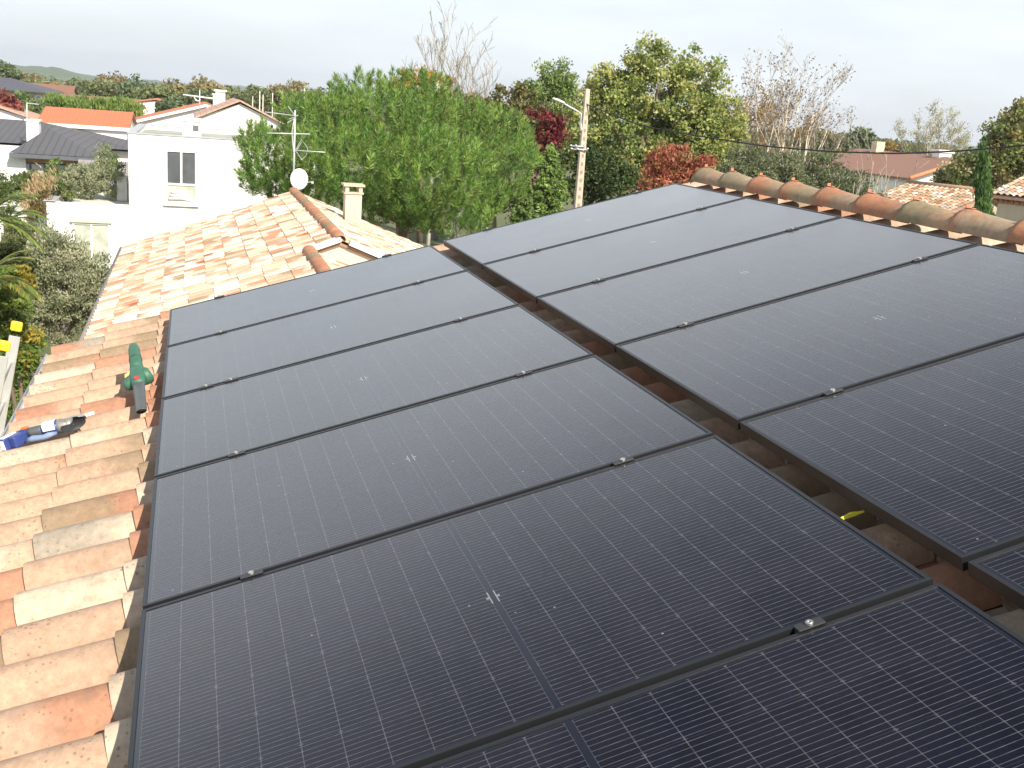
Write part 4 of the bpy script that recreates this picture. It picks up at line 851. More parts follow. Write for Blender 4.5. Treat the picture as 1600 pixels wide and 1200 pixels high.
# roof chimney box
a = pt(285, 216, Y+1.0); b = pt(314, 186, Y+1.0)
m = MB(); m.bx(a[0], b[0], Y+.7, Y+1.7, zt-.19, b[2]-.10).bx(a[0]-.04, b[0]+.04, Y+.66, Y+1.74, b[2]-.10, b[2]); chm = m.build('chimney', WHITE, wh)
m = MB(); m.bx(a[0]+(b[0]-a[0])*.56, b[0]-.08, Y+.693, Y+.70, b[2]-.42, b[2]-.22); m.build('vent_opening', simple('vent_dark', (.12, .12, .13), .8), chm)
# wall spikes / hinge dots
m = MB()
for py in (258, 280): c = pt(309.5, py, Y); m.bx(c[0], c[0]+.03, Y-.03, Y, c[2]-.03, c[2]+.03)
m.build('hinge', ZINC, wh)
fixall(wh, bf)

# ------------------------------------------------------------------ dark grey roofed bungalow
def hip(m, pts, ridge):
    """eave polygon (4 pts, counter-clockwise from front left) and ridge ends"""
    a, b, c, d = [np.array(p, float) for p in pts]; r0, r1 = [np.array(p, float) for p in ridge]
    m.add([a, b, c, d, r0, r1], [(0, 1, 5, 4), (1, 2, 5), (2, 3, 4, 5), (3, 0, 4), (3, 2, 1, 0)])
def sheet_mat(name, c1, c2, per, axis=0, rough=.7):
    m, nt, p = newmat(name); tc = N(nt, 'ShaderNodeTexCoord'); s = N(nt, 'ShaderNodeSeparateXYZ'); nt.links.new(tc.outputs['Object'], s.inputs[0])
    f = mth(nt, 'PINGPONG', mth(nt, 'DIVIDE', s.outputs[axis], per), .5); f = mth(nt, 'LESS_THAN', f, .09)
    n1 = N(nt, 'ShaderNodeTexNoise', Scale=1.5, Detail=5.0); nt.links.new(tc.outputs['Object'], n1.inputs['Vector'])
    n6 = N(nt, 'ShaderNodeTexNoise', Scale=5.0, Detail=6.0, Roughness=.8); nt.links.new(tc.outputs['Object'], n6.inputs['Vector'])
    r6 = N(nt, 'ShaderNodeMapRange'); r6.inputs[1].default_value = .4; r6.inputs[2].default_value = .62; r6.inputs[4].default_value = .4; nt.links.new(n6.outputs['Fac'], r6.inputs[0])
    c = mixc(nt, f, c1, c2); c = mixc(nt, r6.outputs[0], c, tuple(min(1, x*.6+.02) for x in c1)); c = mixc(nt, mth(nt, 'MULTIPLY', n1.outputs['Fac'], .35), c, tuple(x*.55 for x in c1)); nt.links.new(c, p.inputs['Base Color']); p.inputs['Roughness'].default_value = rough
    return m
DARKT = sheet_mat('dark_tile_roof', (.115, .115, .125), (.06, .06, .066), .33)
gh = empty('grey_roof_bungalow', (-8, 50, 0), 'single storey house with a dark grey hipped roof and large windows', 'house'); bf = set(gh.children)
yf = 46.0
a = pt(14, 238, yf); b = pt(140, 246, yf); ap = pt(76, 200, yf+5.5); ze = (a[2]+b[2])/2
m = MB(); xm = ap[0]
# front wing: hip facing the camera
hip(m, [(a[0], yf, ze), (b[0]+.5, yf, ze), (b[0]+.5, yf+14, ze), (a[0], yf+14, ze)], [(xm, yf+5.5, ap[2]), (xm, yf+9, ap[2])])
m.build('roof', DARKT, gh)
m = MB(); rr = pt(40, 188, yf+14); hip(m, [(-30, yf+7, ze+.02), (b[0]+1.9, yf+7, ze+.02), (b[0]+1.9, yf+21, ze+.02), (-30, yf+21, ze+.02)], [(-24, yf+14, rr[2]), (pt(58, 187, yf+14)[0], yf+14, rr[2])]); m.build('roof', DARKT, gh)
m = MB(); m.bx(a[0]-.0, b[0]+.5, yf-.02, yf+.12, ze-.20, ze-.02); m.build('fascia', simple('grey_fascia', (.10, .11, .13), .5), gh)
m = MB(); m.bx(a[0]+.6, b[0]-.2, yf+.7, yf+13, ze-.38, ze-.03); m.build('lintel_band', simple('ochre_band', (.55, .30, .10), .8), gh)
m = MB(); m.bx(a[0]+.6, b[0]-.2, yf+.75, yf+13, 0, ze-.38); m.build('wall', CREAM, gh)
m = MB(); m.bx(-30, a[0]+.6, yf+.6, yf+18, 0, ze-.1); m.build('wall', WHITE, gh)
m = MB(); m.bx(b[0]-.2, b[0]+1.4, yf+7.6, yf+20, 0, ze-.1); m.build('wall', WHITE, gh)
for (x0, x1) in ((23, 72), (80, 127)):
    c0 = pt(x0, 244, yf+.74); c1 = pt(x1, 272, yf+.74); wd_ = add_window(gh, c0[0], c1[0], .3, ze-.42, yf+.70, 1, None, .07, GLASSDARK, fmat=simple('dark_frame', (.08, .085, .10), .5))
    m = MB(); m.bx(c0[0]+.1, (c0[0]+c1[0])/2-.05, yf+.70, yf+.705, ze-1.0, ze-.5).bx((c0[0]+c1[0])/2+.05, c1[0]-.1, yf+.70, yf+.705, ze-1.0, ze-.5); m.build('blind', simple('grey_blind', (.42, .42, .42), .8), wd_)
a2 = pt(43, 204, yf+6); b2 = pt(62, 187, yf+6); m = MB(); m.bx(a2[0], b2[0], yf+5.6, yf+6.4, ap[2]-.9, b2[2]-.08).bx(a2[0]-.06, b2[0]+.06, yf+5.54, yf+6.46, b2[2]-.08, b2[2]); m.build('chimney', WHITE, gh)
fixall(gh, bf)
an2 = empty('roof_aerial', tuple(pt(42, 190, yf+6.2)), 'small rooftop television aerial beside the white chimney of the grey roofed house', 'antenna')
m = MB(); t0 = pt(42, 192, yf+6.5); t1 = pt(42, 160, yf+6.5); m.tube([t0, t1], .03, 6); world(m.build('mast', ZINC, an2))
m = MB(); m.tube([pt(42, 161, yf+6.5), pt(60, 163, yf+6.3)], .025, 5)
for k in range(5): c = pt(46+3*k, 161.6+.3*k, yf+6.4); m.tube([c+(0, 0, -.0), c+np.array([0, .25, 0])], .012, 4)
world(m.build('aerial', ZINC, an2))
gw = MB(); a = pt(160, 248, 44); b = pt(200, 300, 44); gw.bx(a[0]-1.0, b[0]+3, 44, 44.25, 0, a[2]-.1); tag(gw.build('garden_wall', simple('grey_garden_wall', (.30, .29, .30), .9)), 'plain grey garden wall left of the white house', 'wall')

# ------------------------------------------------------------------ orange roofed and other houses beyond
def roof_quad(m, e0, e1, r0, r1, t=.12):
    P = [np.array(p, float) for p in (e0, e1, r1, r0)]; m.poly(P, (0, 0, -t))
ORANGE = sheet_mat('orange_tile_roof', (.60, .20, .09), (.50, .16, .07), .25); RUST = sheet_mat('rust_tile_roof', (.30, .15, .095), (.20, .095, .065), .24); PINKT = sheet_mat('pink_tile_roof', (.56, .36, .27), (.42, .24, .17), .3)
def gable_house(name, label, xl, xr, yf, yb, ze, zr, rmat, wmat, over=.3, group=None, ridge_x=True, win=(), chim=None, rz=0.0, verge=None):
    """ridge along x (ridge_x) or along y; walls, roof, windows at local positions"""
    cx, cy = (xl+xr)/2, (yf+yb)/2; root = empty(name, (cx, cy, 0), label, 'house', group, rz); hx, hy = (xr-xl)/2, (yb-yf)/2
    w_ = MB()
    if ridge_x: w_.poly([(-hx, -hy, 0), (-hx, hy, 0), (-hx, hy, ze), (-hx, 0, zr-.12), (-hx, -hy, ze)], (2*hx, 0, 0))
    else: w_.poly([(-hx, -hy, 0), (hx, -hy, 0), (hx, -hy, ze), (0, -hy, zr-.12), (-hx, -hy, ze)], (0, 2*hy, 0))
    w_.build('wall', wmat, root); r_ = MB(); o_ = over
    if ridge_x:
        k = (zr-ze)/hy; r_.poly([(-hx-o_, -hy-o_, ze-k*o_), (hx+o_, -hy-o_, ze-k*o_), (hx+o_, 0, zr), (-hx-o_, 0, zr)], (0, 0, .1)); r_.poly([(-hx-o_, 0, zr), (hx+o_, 0, zr), (hx+o_, hy+o_, ze-k*o_), (-hx-o_, hy+o_, ze-k*o_)], (0, 0, .1))
    else:
        k = (zr-ze)/hx; r_.poly([(-hx-o_, -hy-o_, ze-k*o_), (0, -hy-o_, zr), (0, hy+o_, zr), (-hx-o_, hy+o_, ze-k*o_)], (0, 0, .1)); r_.poly([(0, -hy-o_, zr), (hx+o_, -hy-o_, ze-k*o_), (hx+o_, hy+o_, ze-k*o_), (0, hy+o_, zr)], (0, 0, .1))
    ro = r_.build('roof', rmat, root)
    if verge:
        v_ = MB()
        if ridge_x: v_.bx(-hx-o_, hx+o_, -hy-o_-.05, -hy-o_, ze-k*o_-.12, ze-k*o_+.08)
        else:
            for s in (-1, 1): v_.poly([(s*(hx+o_), -hy-o_-.05, ze-k*o_-.1), (0, -hy-o_-.05, zr-.1), (0, -hy-o_-.05, zr+.08), (s*(hx+o_), -hy-o_-.05, ze-k*o_+.08)], (0, .05, 0))
        v_.build('verge_board', verge, root)
    if chim: c0, c1 = chim; q = MB(); q.bx(c0-.3, c0+.3, c1-.3, c1+.3, zr-1.0, zr+.7).bx(c0-.37, c0+.37, c1-.37, c1+.37, zr+.7, zr+.8); q.build('chimney', WHITE, ro)
    for (x0, x1, z0, z1) in win: add_window(root, x0, x1, z0, z1, -hy-.01, 1, None, .08)
    return root
a = pt(62, 193, 60); b = pt(203, 203, 60); r0_ = pt(62, 168, 64.5)
gable_house('orange_roof_house', 'white house with a smooth bright orange tiled roof behind the grey roofed bungalow', a[0], b[0]-.2, 60.3, 69, b[2]+.05, r0_[2], ORANGE, WHITE, .2, verge=WHITE)
e0 = pt(203, 190, 72); e1 = pt(285, 165, 72)
gable_house('orange_roof_house', 'house with a low orange roof and white verge left of the white gable', e0[0]-.2, e0[0]+10.2, 72, 84, pt(205, 193, 72)[2], pt(258, 158, 78)[2], ORANGE, WHITE, .3, ridge_x=False, chim=(.9, .2), verge=WHITE)
a = pt(310, 186, 56); b = pt(407, 188, 56); ap_ = pt(366, 158, 56)
gable_house('white_gable_house', 'white gabled house with a mottled pink tile roof above the flat roof', a[0], 2*ap_[0]-a[0]+.6, 56, 66, a[2]+.1, ap_[2], PINKT, WHITE, .25, ridge_x=False)
pc = pt(344, 170, 66); cq = MB(); cq.bx(pc[0]-.3, pc[0]+.3, 65.7, 66.3, 0.5, pt(344, 143, 66)[2]).bx(pc[0]-.4, pc[0]+.4, 65.6, 66.4, pt(344, 143, 66)[2], pt(344, 141, 66)[2]+.03)
tag(cq.build('chimney_stack', WHITE), 'tall white chimney stack just behind the pink tile roof', 'chimney')
ya = empty('roof_aerial', tuple(pt(325, 160, 60)), 'long horizontal television aerial over the mottled pink tile roof', 'antenna')
m = MB(); m.tube([pt(286, 148, 60), pt(340, 155, 60)], .05, 6); world(m.build('boom', simple('pale_alu', (.75, .75, .74), .4), ya))
m = MB(); m.tube([pt(312, 175, 60), pt(312, 140, 60)], .035, 6); world(m.build('mast', ZINC, ya))
m = MB()
for k in range(14): c = pt(288+3.8*k, 148.3+.5*k, 60); m.tube([c-np.array([0, .25, 0]), c+np.array([0, .25, 0])], .012, 3)
for k in range(3): m.tube([pt(303+k, 152+k*2, 60), pt(308, 158, 60), pt(314, 156, 60)], .03, 4)
world(m.build('elements', simple('pale_alu2', (.75, .75, .74), .4), ya))
# far left dark roofed house
a = pt(-60, 141, 95); b = pt(66, 145, 95); r_ = pt(0, 121, 102); lf = empty('dark_roof_house', (a[0], 100, 0), 'far house with a dark slate roof at the left edge', 'house'); bf = set(lf.children)
m = MB(); hip(m, [(a[0]-10, 95, b[2]), (b[0]+.5, 95, b[2]), (b[0]+.5, 109, b[2]), (a[0]-10, 109, b[2])], [(a[0], 102, r_[2]), (pt(18, 121, 102)[0], 102, r_[2])]); m.build('roof', sheet_mat('slate', (.10, .10, .125), (.07, .07, .09), .4), lf)
m = MB(); m.bx(a[0]-9, b[0]-.6, 96, 108, 0, b[2]); m.build('wall', CREAM, lf)
for x0, x1 in ((26, 49), (55, 65)):
    c0, c1 = pt(x0, 145, 96), pt(x1, 145, 96); add_window(lf, c0[0], c1[0], .4, b[2]-.25, 95.95, 0, None, .1, simple('grey_shutter', (.36, .38, .38), .7))
fixall(lf, bf)
HL = [('far red roofed house with a pale chimney right of the dark slate roof', 56, 146, 131, 150, 8, 'RUST', True), ('tiny pale house with two white walls among the far trees', 222, 163, 147, 170, 9, 'PINKT', False),
      ('far house with a pink roof left of the tall hedge top', 92, 148, 137, 200, 12, 'PINKT', True), ('far house with a pale pink roof above the hedge', 115, 152, 140, 220, 14, 'PINKT', False),
      ('far rust roofed house just over the clipped hedge', 140, 160, 151, 130, 11, 'RUST', True), ('far tiny house with an orange roof on the green hill foot', 83, 133, 128, 420, 14, 'ORANGE', True),
      ('pale far cottage with a low orange roof behind the orange verge house', 243, 168, 155, 130, 9, 'ORANGE', False), ('pink tiled house corner at the left edge below the slate roof', -8, 182, 163, 78, 4.5, 'PINKT', False)]
mats = dict(RUST=RUST, PINKT=PINKT, ORANGE=ORANGE)
for (lb, px, pe, pr, D, wd, mt, rx) in HL:
    c = at(px, pe, D); r_ = at(px, pr, D+4); gable_house('far_house', lb, c[0]-wd/2, c[0]+wd/2, c[1], c[1]+8, max(1.8, c[2]), max(2.6, r_[2]), mats[mt], CREAM if rx else WHITE, .3, 'far houses', ridge_x=rx, win=((-wd*.3, -wd*.1, .9, 1.8), (wd*.1, wd*.3, .9, 1.8)))

# --- right side houses
bh = empty('rust_roof_house', (0, 0, 0), 'house with a wide rust brown roof and white gable wall at the right', 'house')
Dn = 72; e0 = at(1325, 264, Dn+12); e1 = at(1423, 277, Dn); r1 = at(1518, 246, Dn+7); r0 = at(1372, 237, Dn+17); 
zr_ = (r0[2]+r1[2])/2; r0[2] = zr_; r1[2] = zr_; ze_ = (e0[2]+e1[2])/2; e0[2] = ze_; e1[2] = ze_
ax_ = r1-r0; ax_ /= np.linalg.norm(ax_); L_ = 15.0; r0 = r1-ax_*L_; e0 = e1-ax_*L_
bkk = r1+(r1-e1)*np.array([1, 1, -1]); bk0 = bkk-ax_*L_
m = MB(); m.poly([e0, e1, r1, r0], (0, 0, -.12)); m.poly([r0, r1, bkk, bk0], (0, 0, -.12)); m.build('roof', RUST, bh)
m = MB(); ve = (r1-e1); m.tube([e1-ax_*.05+(0, 0, .03), r1-ax_*.05+(0, 0, .03)], .13, 8); m.build('verge_tiles', simple('orange_verge', (.55, .22, .11), .8), bh)
inn = -ax_*.5; m = MB(); gp = [e1+inn+(r1-e1)*.06, r1+inn, bkk+inn+(r1-bkk)*.06]; gp = [p-np.array([0, 0, .14]) for p in gp]
m.poly([np.array([gp[0][0], gp[0][1], 0]), gp[0], gp[1], gp[2], np.array([gp[2][0], gp[2][1], 0])], -ax_*14); m.build('wall', WHITE, bh)
c = at(1370, 240, Dn+16); m = MB(); m.bx(c[0]-.35, c[0]+.35, c[1]-.35, c[1]+.35, zr_-1, at(1370, 221, Dn+16)[2]); m.build('chimney', simple('cream_chimney', (.66, .54, .38), .9), bh)
c = at(1471, 244, Dn+10); m = MB(); m.bx(c[0]-.5, c[0]+.5, c[1]-.4, c[1]+.4, zr_-1, at(1471, 238, Dn+10)[2]).bx(c[0]-.65, c[0]+.65, c[1]-.5, c[1]+.5, at(1471, 236, Dn+10)[2]-.1, at(1471, 234, Dn+10)[2]); m.build('chimney', WHITE, bh)
# garage with mottled tiles
gg = empty('tiled_garage', (0, 0, 0), 'low building with a mottled pale tile roof behind the ridge clips', 'house')
wG = dict(cream=3, light=3, grey=3, brown=2, orange=1, deep=.5)
def slope_tiles(name, par, tl, tr, bl, seed, pitch=.24, course=.36):
    """roof slope: top-left, top-right, bottom-left corners"""
    tl, tr, bl = (np.array(p, float) for p in (tl, tr, bl)); V = tr-tl; LV = np.linalg.norm(V); V /= LV; Uv = tl-bl; LU_ = np.linalg.norm(Uv); Uv /= LU_
    return tiles(name, bl, Uv, V, max(1, int(LU_/course)), max(1, int(LV/pitch)), pitch, LU_/max(1, int(LU_/course)), TILEFAR, par, wG, wB, pp=.6, prof=6, seed=seed, lift=.03, hgt=.06)
D_ = 48; tl = at(1418, 284, D_+4); tr = at(1560, 305, D_+2); tl[2] = tr[2] = (tl[2]+tr[2])/2; ev = at(1345, 312, D_-1); bl_ = np.array([ev[0], ev[1], 0]); dv_ = tr-tl; dv_ /= np.linalg.norm(dv_)
perp = np.array([dv_[1], -dv_[0], 0]); run = 8.0; bl_ = tl+perp*run-dv_*1.3+np.array([0, 0, -run*.31])
slope_tiles('tile_roof', gg, tl, tr, bl_, 71)
br_ = bl_+(tr-tl); bk_ = [tl-perp*run+(0, 0, -run*.31), tr-perp*run+(0, 0, -run*.31)]
m = MB(); m.poly([bl_-(0, 0, .03), br_-(0, 0, .03), tr-(0, 0, .03), tl-(0, 0, .03)], (0, 0, -.1)); m.poly([tl, tr, bk_[1], bk_[0]], (0, 0, -.12)); m.build('roof_deck', PINKT, gg)
pin = perp*.35; wl = lambda p: np.array([p[0], p[1], 0]); m = MB(); q0, q1 = bl_-pin+dv_*.3, bk_[0]+pin+dv_*.3
m.poly([wl(q0), np.array([*q0[:2], bl_[2]-.1]), np.array([*(tl+dv_*.3)[:2], tl[2]-.2]), np.array([*q1[:2], bk_[0][2]-.1]), wl(q1)], dv_*(np.linalg.norm(tr-tl)-.6)); m.build('wall', CREAM, gg)
m = MB(); m.tube([tl+(0, 0, .05), tr+(0, 0, .05)], .11, 8); m.build('ridge', simple('ridge_line', (.40, .26, .18), .9), gg)
# far right house
fr_ = empty('tiled_house_corner', (0, 0, 0), 'beige house with a mottled tile roof and genoise eave cut by the right edge', 'house')
D_ = 44; a = at(1546, 303, D_); b = at(1640, 322, D_-1.0); b[2] = a[2]; dv_ = b-a; dv_ /= np.linalg.norm(dv_); back = np.array([-dv_[1], dv_[0], 0]); tl = a+back*5+dv_*0+np.array([0, 0, 5*.30]); tr = tl+dv_*9
slope_tiles('tile_roof', fr_, tl, tr, a, 72)
m = MB(); m.poly([a-(0, 0, .03), a+dv_*9-(0, 0, .03), tr-(0, 0, .03), tl-(0, 0, .03)], (0, 0, -.1)); m.poly([tl, tr, tr+back*5-(0, 0, 1.5), tl+back*5-(0, 0, 1.5)], (0, 0, -.12)); m.build('roof_deck', PINKT, fr_)
m = MB(); c = a+back*.28+dv_*.25
m.poly([wl(c), wl(c)+dv_*8.5, wl(c)+dv_*8.5+back*9, wl(c)+back*9], (0, 0, a[2]-.1)); m.build('wall', simple('beige_wall', (.50, .43, .33), .9, .06), fr_)
m = MB()
for rI in range(2):
    for k in range(44): q = a+dv_*(.2+k*.2)+back*(.10+rI*.09)-np.array([0, 0, .11+rI*.12]); m.tube([q-back*.02, q+back*.24], .075, 6)
m.build('genoise', simple('genoise_clay', (.42, .20, .13), .9), fr_)
wq = at(1562, 340, D_); m = MB(); p0 = c+dv_*(1.0)-back*.03; p0[2] = 2.4; m.poly([p0, p0+dv_*1.5, p0+dv_*1.5+(0, 0, 2.35), p0+(0, 0, 2.35)], back*.02); m.build('shutter', simple('white_shutter', (.72, .74, .76), .6), fr_)
m = MB(); p1 = p0-back*.02-dv_*.08-(0, 0, .08)
for (aa, bb, cc_, dd_) in ((0, 1.66, 0, .08), (0, 1.66, 2.43, 2.51), (0, .08, .08, 2.43), (1.58, 1.66, .08, 2.43)): m.poly([p1+dv_*aa+(0, 0, cc_), p1+dv_*bb+(0, 0, cc_), p1+dv_*bb+(0, 0, dd_), p1+dv_*aa+(0, 0, dd_)], back*.03)
m.build('shutter_frame', simple('grey_surround', (.42, .38, .32), .8), fr_)

# ------------------------------------------------------------------ utility pole, lamp and cable
up_ = empty('utility_pole', tuple(at(905, 318, 36)*[1, 1, 0]), 'leaning pale concrete utility pole rising above the far panels', 'pole')
Dp = 36; tp = at(918, 139, Dp); b0 = at(903, 318, Dp); dd_ = (b0-tp); ft = tp+dd_*(tp[2]/-dd_[2]) if dd_[2] < 0 else b0
up_.location = (ft[0], ft[1], 0)
Zp = tp-ft; Hp = np.linalg.norm(Zp); Zp /= Hp; Xp = np.cross((0, 1., 0), Zp); Xp /= np.linalg.norm(Xp); Yp = np.cross(Zp, Xp)
m = MB(); V = []
for t, wx, wy in ((0, .36, .24), (1, .155, .14)):
    for a_, b_ in ((-1, -1), (1, -1), (1, 1), (-1, 1)): V.append(ft+(tp-ft)*t+Xp*a_*wx/2+Yp*b_*wy/2)
m.add(V, [(3, 2, 1, 0), (4, 5, 6, 7), (0, 1, 5, 4), (1, 2, 6, 5), (2, 3, 7, 6), (3, 0, 4, 7)])
world(m.build('pole_shaft', CONCRETE, up_, bevel=.02))
m = MB(); q = 0
for k in range(22):
    t = .30+k*.032
    if t > .97: break
    c = ft+(tp-ft)*t; wx = .36-(.36-.155)*t; m.box(c-Yp*(.12-.05*t+.004), (wx*.34, .012, .11), X=Xp, Y=Yp, Z=Zp)
world(m.build('climbing_holes', simple('hole_shade', (.30, .24, .19), .9), up_))
m = MB(); m.tube([at(906, 205, Dp-.2), at(908, 178, Dp-.2), at(903, 174, Dp-.2), at(876, 159, Dp-.9)], .028, 8); arm = world(m.build('lamp_arm', ZINC, up_))
m = MB(); lathe(m, [(-.26, .03), (-.2, .07), (.05, .085), (.22, .05), (.26, .02)], 12, ax=at(866, 155, Dp-1.1)-at(880, 161, Dp-.9), c=at(873, 157.5, Dp-1.0), sz=.6); world(m.build('lamp_head', simple('lamp_grey', (.68, .66, .60), .5), up_))
m = MB(); m.tube([at(908, 204, Dp-.15), at(906, 190, Dp-.15)], .05, 8); world(m.build('fuse_box', simple('white_box', (.7, .7, .68), .5), up_))
for (x0, x1, y) in ((892, 913, 228), (893, 918, 233)):
    m = MB(); m.tube([at(x0, y, Dp-.15), at(x1, y+1, Dp-.15)], .022, 6)
    for xx in (x0, (x0+x1)/2-3, x1): m.tube([at(xx, y, Dp-.15), at(xx, y-2, Dp-.15)], .04, 6)
    world(m.build('insulator_arm', simple('glass_white', (.6, .62, .62), .3), up_))
cb_ = MB(); pts = []
P0 = at(914, 160, Dp); P1 = at(1390, 238, 30); P2 = at(1750, 215, 24)
for i in range(41):
    t = i/40
    if t < .6: s = t/.6; p_ = P0+(P1-P0)*s; px_ = None
    pts.append(t)
key = [(914, 162, 36), (1000, 196, 34.5), (1100, 214, 33), (1200, 229, 32), (1300, 237, 31), (1400, 240, 30), (1500, 236, 29), (1600, 227, 28), (1700, 214, 27)]
K3 = np.array([at(*k) for k in key]); tt = np.linspace(0, 8, 49); P3 = np.stack([np.interp(tt, range(9), K3[:, i]) for i in range(3)], 1)
P3[1:-1] = (P3[:-2]+2*P3[1:-1]+P3[2:])/4
cb_.tube(list(P3), .022, 5); tag(cb_.build('overhead_cable', RUBBER), 'black overhead cable running from the concrete pole to the right edge', 'cable')
# slim far poles on the left
for i, (px, t, b, D, lb) in enumerate(((406, 142, 172, 120, 'thickest of the slim far poles left of the pine'), (395, 150, 170, 150, 'slim far pole just right of the white gable'), (426, 145, 170, 140, 'slim far pole close to the pine crown'), (476, 138, 152, 110, 'pale far pole beside the pine top'), (411, 148, 172, 125, 'thin pole directly right of the thickest far pole'), (126, 127, 143, 210, 'single thin pole among the far left trees'), (683, 126, 155, 45, 'pale post with a crossbar behind the pine top'))):
    r_ = empty('far_pole', tuple(at(px, t, D)*[1, 1, 0]), lb, 'pole', 'far poles'); tz = at(px, t, D); m = MB(); rr_ = .07 if D > 100 else .07; m.tube([(tz[0], tz[1], 0), tz], [rr_*1.3, rr_*.8], 6); world(m.build('pole_shaft', simple('pale_post', (.58, .54, .48), .9), r_))
    if i == 6 or i == 3:
        m = MB(); m.tube([at(px-14 if i == 6 else px-6, t+10 if i == 6 else t+3, D), at(px+8, t+11 if i == 6 else t+3, D)], .035, 5); world(m.build('crossbar', ZINC, r_))

# ------------------------------------------------------------------ vegetation on the left
tree('olive_tree', 'big grey-green olive tree filling the garden below the pale roof edge', 'tree', [(100, 445, 62, 55), (80, 405, 48, 42), (120, 500, 55, 45), (60, 480, 42, 42), (140, 430, 32, 38), (98, 380, 24, 22), (45, 440, 28, 34), (70, 372, 12, 16), (55, 520, 40, 30), (150, 470, 30, 50)], 23, 40000, .085, .028, OL, 81, clump=.22, r0=.13, bark=(.25, .22, .18), up=.6, inner=.35)
tree('olive_tree', 'round pale olive tree behind the terrace wing', 'tree', [(150, 280, 34, 26), (125, 288, 28, 18), (172, 288, 22, 20), (150, 262, 16, 12), (104, 286, 16, 14), (158, 242, 7, 12)], 42, 11000, .13, .035, OL, 82, clump=.3, r0=.1, bark=(.25, .22, .18), up=.6, depth=.8)
tree('garden_shrub', 'green shrub against the grey house windows left of the olive', 'shrub', [(92, 265, 16, 16), (88, 280, 18, 14), (176, 262, 12, 18), (165, 245, 7, 14)], 43.5, 3500, .12, .05, [(.10, .16, .045), (.14, .19, .06)], 83, clump=.25, r0=.05)
tree('garden_shrub', 'pink tinged shrub left of the big olive tree', 'shrub', [(34, 364, 24, 18), (28, 387, 22, 20), (50, 380, 14, 14)], 26, 6000, .07, .035, [(.16, .14, .09), (.20, .15, .11), (.10, .12, .05), (.13, .17, .08)], 84, clump=.2, r0=.04)
tree('garden_shrub', 'rusty brown shrub beside the terrace wall', 'shrub', [(56, 308, 13, 20), (52, 330, 12, 18), (62, 295, 10, 12)], 36, 5000, .09, .03, [(.16, .11, .05), (.12, .12, .04), (.20, .15, .06)], 85, clump=.22, r0=.04, up=1.5)
tree('garden_shrub', 'yellow and green shrub under the palm at the left edge', 'shrub', [(15, 470, 22, 40), (10, 520, 25, 30), (45, 560, 18, 22), (50, 530, 10, 14), (20, 440, 16, 20)], 18, 9000, .09, .045, [(.10, .17, .03), (.14, .20, .04), (.28, .24, .04), (.08, .12, .03)], 86, clump=.22, r0=.04)
tree('garden_shrub', 'dark shrub at the base of the palms by the left edge', 'shrub', [(10, 400, 24, 26), (30, 420, 20, 20), (0, 440, 20, 30)], 22, 5000, .09, .05, [(.05, .07, .025), (.08, .10, .03)], 87, clump=.22, r0=.04)
tree('garden_shrub', 'low dark planting behind the palms below the grey bungalow', 'shrub', [(30, 285, 40, 14), (60, 280, 30, 12), (10, 300, 30, 18), (95, 300, 20, 12)], 41, 7000, .12, .05, [(.07, .11, .03), (.11, .14, .045)], 88, clump=.3, r0=.04)
tree('conifer_hedge', 'long clipped bright green hedge behind the orange roof', 'hedge', [(x, 164+(x-80)*.07, 20, 13) for x in range(88, 216, 11)], 92, 16000, .30, .10, [(.14, .21, .05), (.18, .26, .07), (.10, .16, .04)], 89, clump=.6, up=2.5, r0=.1, depth=1.2)
tree('red_bush', 'dull red leaved bush below the dark slate roof', 'bush', [(10, 158, 14, 14), (18, 172, 10, 12)], 80, 2500, .25, .14, [(.24, .08, .06), (.17, .06, .05)], 90, clump=.5)
tree('green_bush', 'green bush between the red bush and the grey house aerial', 'bush', [(38, 168, 22, 16), (52, 175, 14, 12)], 84, 3500, .28, .16, [(.07, .12, .05), (.11, .16, .06)], 91, clump=.6)
FT = [(160, 145, 34, 18, 175, 0), (215, 150, 34, 22, 165, 1), (185, 138, 26, 16, 195, 2), (245, 155, 26, 16, 150, 0), (285, 145, 30, 16, 160, 3), (330, 145, 26, 15, 170, 3), (360, 150, 26, 14, 180, 0), (95, 160, 14, 12, 150, 4), (90, 145, 12, 12, 170, 3), (60, 140, 16, 10, 190, 0), (12, 113, 10, 9, 180, 1), (120, 140, 12, 10, 200, 1), (310, 152, 20, 12, 140, 1), (395, 150, 20, 12, 190, 0),
      (430, 148, 22, 12, 200, 3), (460, 142, 20, 10, 230, 3), (40, 125, 16, 7, 260, 3), (265, 165, 12, 8, 120, 1), (490, 150, 20, 10, 210, 0), (1300, 222, 22, 9, 160, 0), (1345, 222, 20, 12, 150, 1), (1385, 232, 24, 9, 170, 4), (1260, 215, 20, 10, 170, 3), (1420, 234, 18, 8, 190, 0)]
FC = [[(.11, .14, .06), (.14, .17, .07)], [(.09, .13, .065), (.12, .165, .085)], [(.15, .125, .06), (.19, .155, .075)], [(.18, .17, .08), (.21, .185, .09)], [(.22, .15, .04), (.12, .17, .05)]]
FN = ['dark green', 'blue-green', 'reddish brown', 'olive', 'yellow-green']
def side_(px): return 'far left' if px < 80 else 'left, above the orange roofs' if px < 260 else 'over the pink tiled roof' if px < 400 else 'just left of the stone pine' if px < 600 else 'between the two birches on the right'
seen = {}
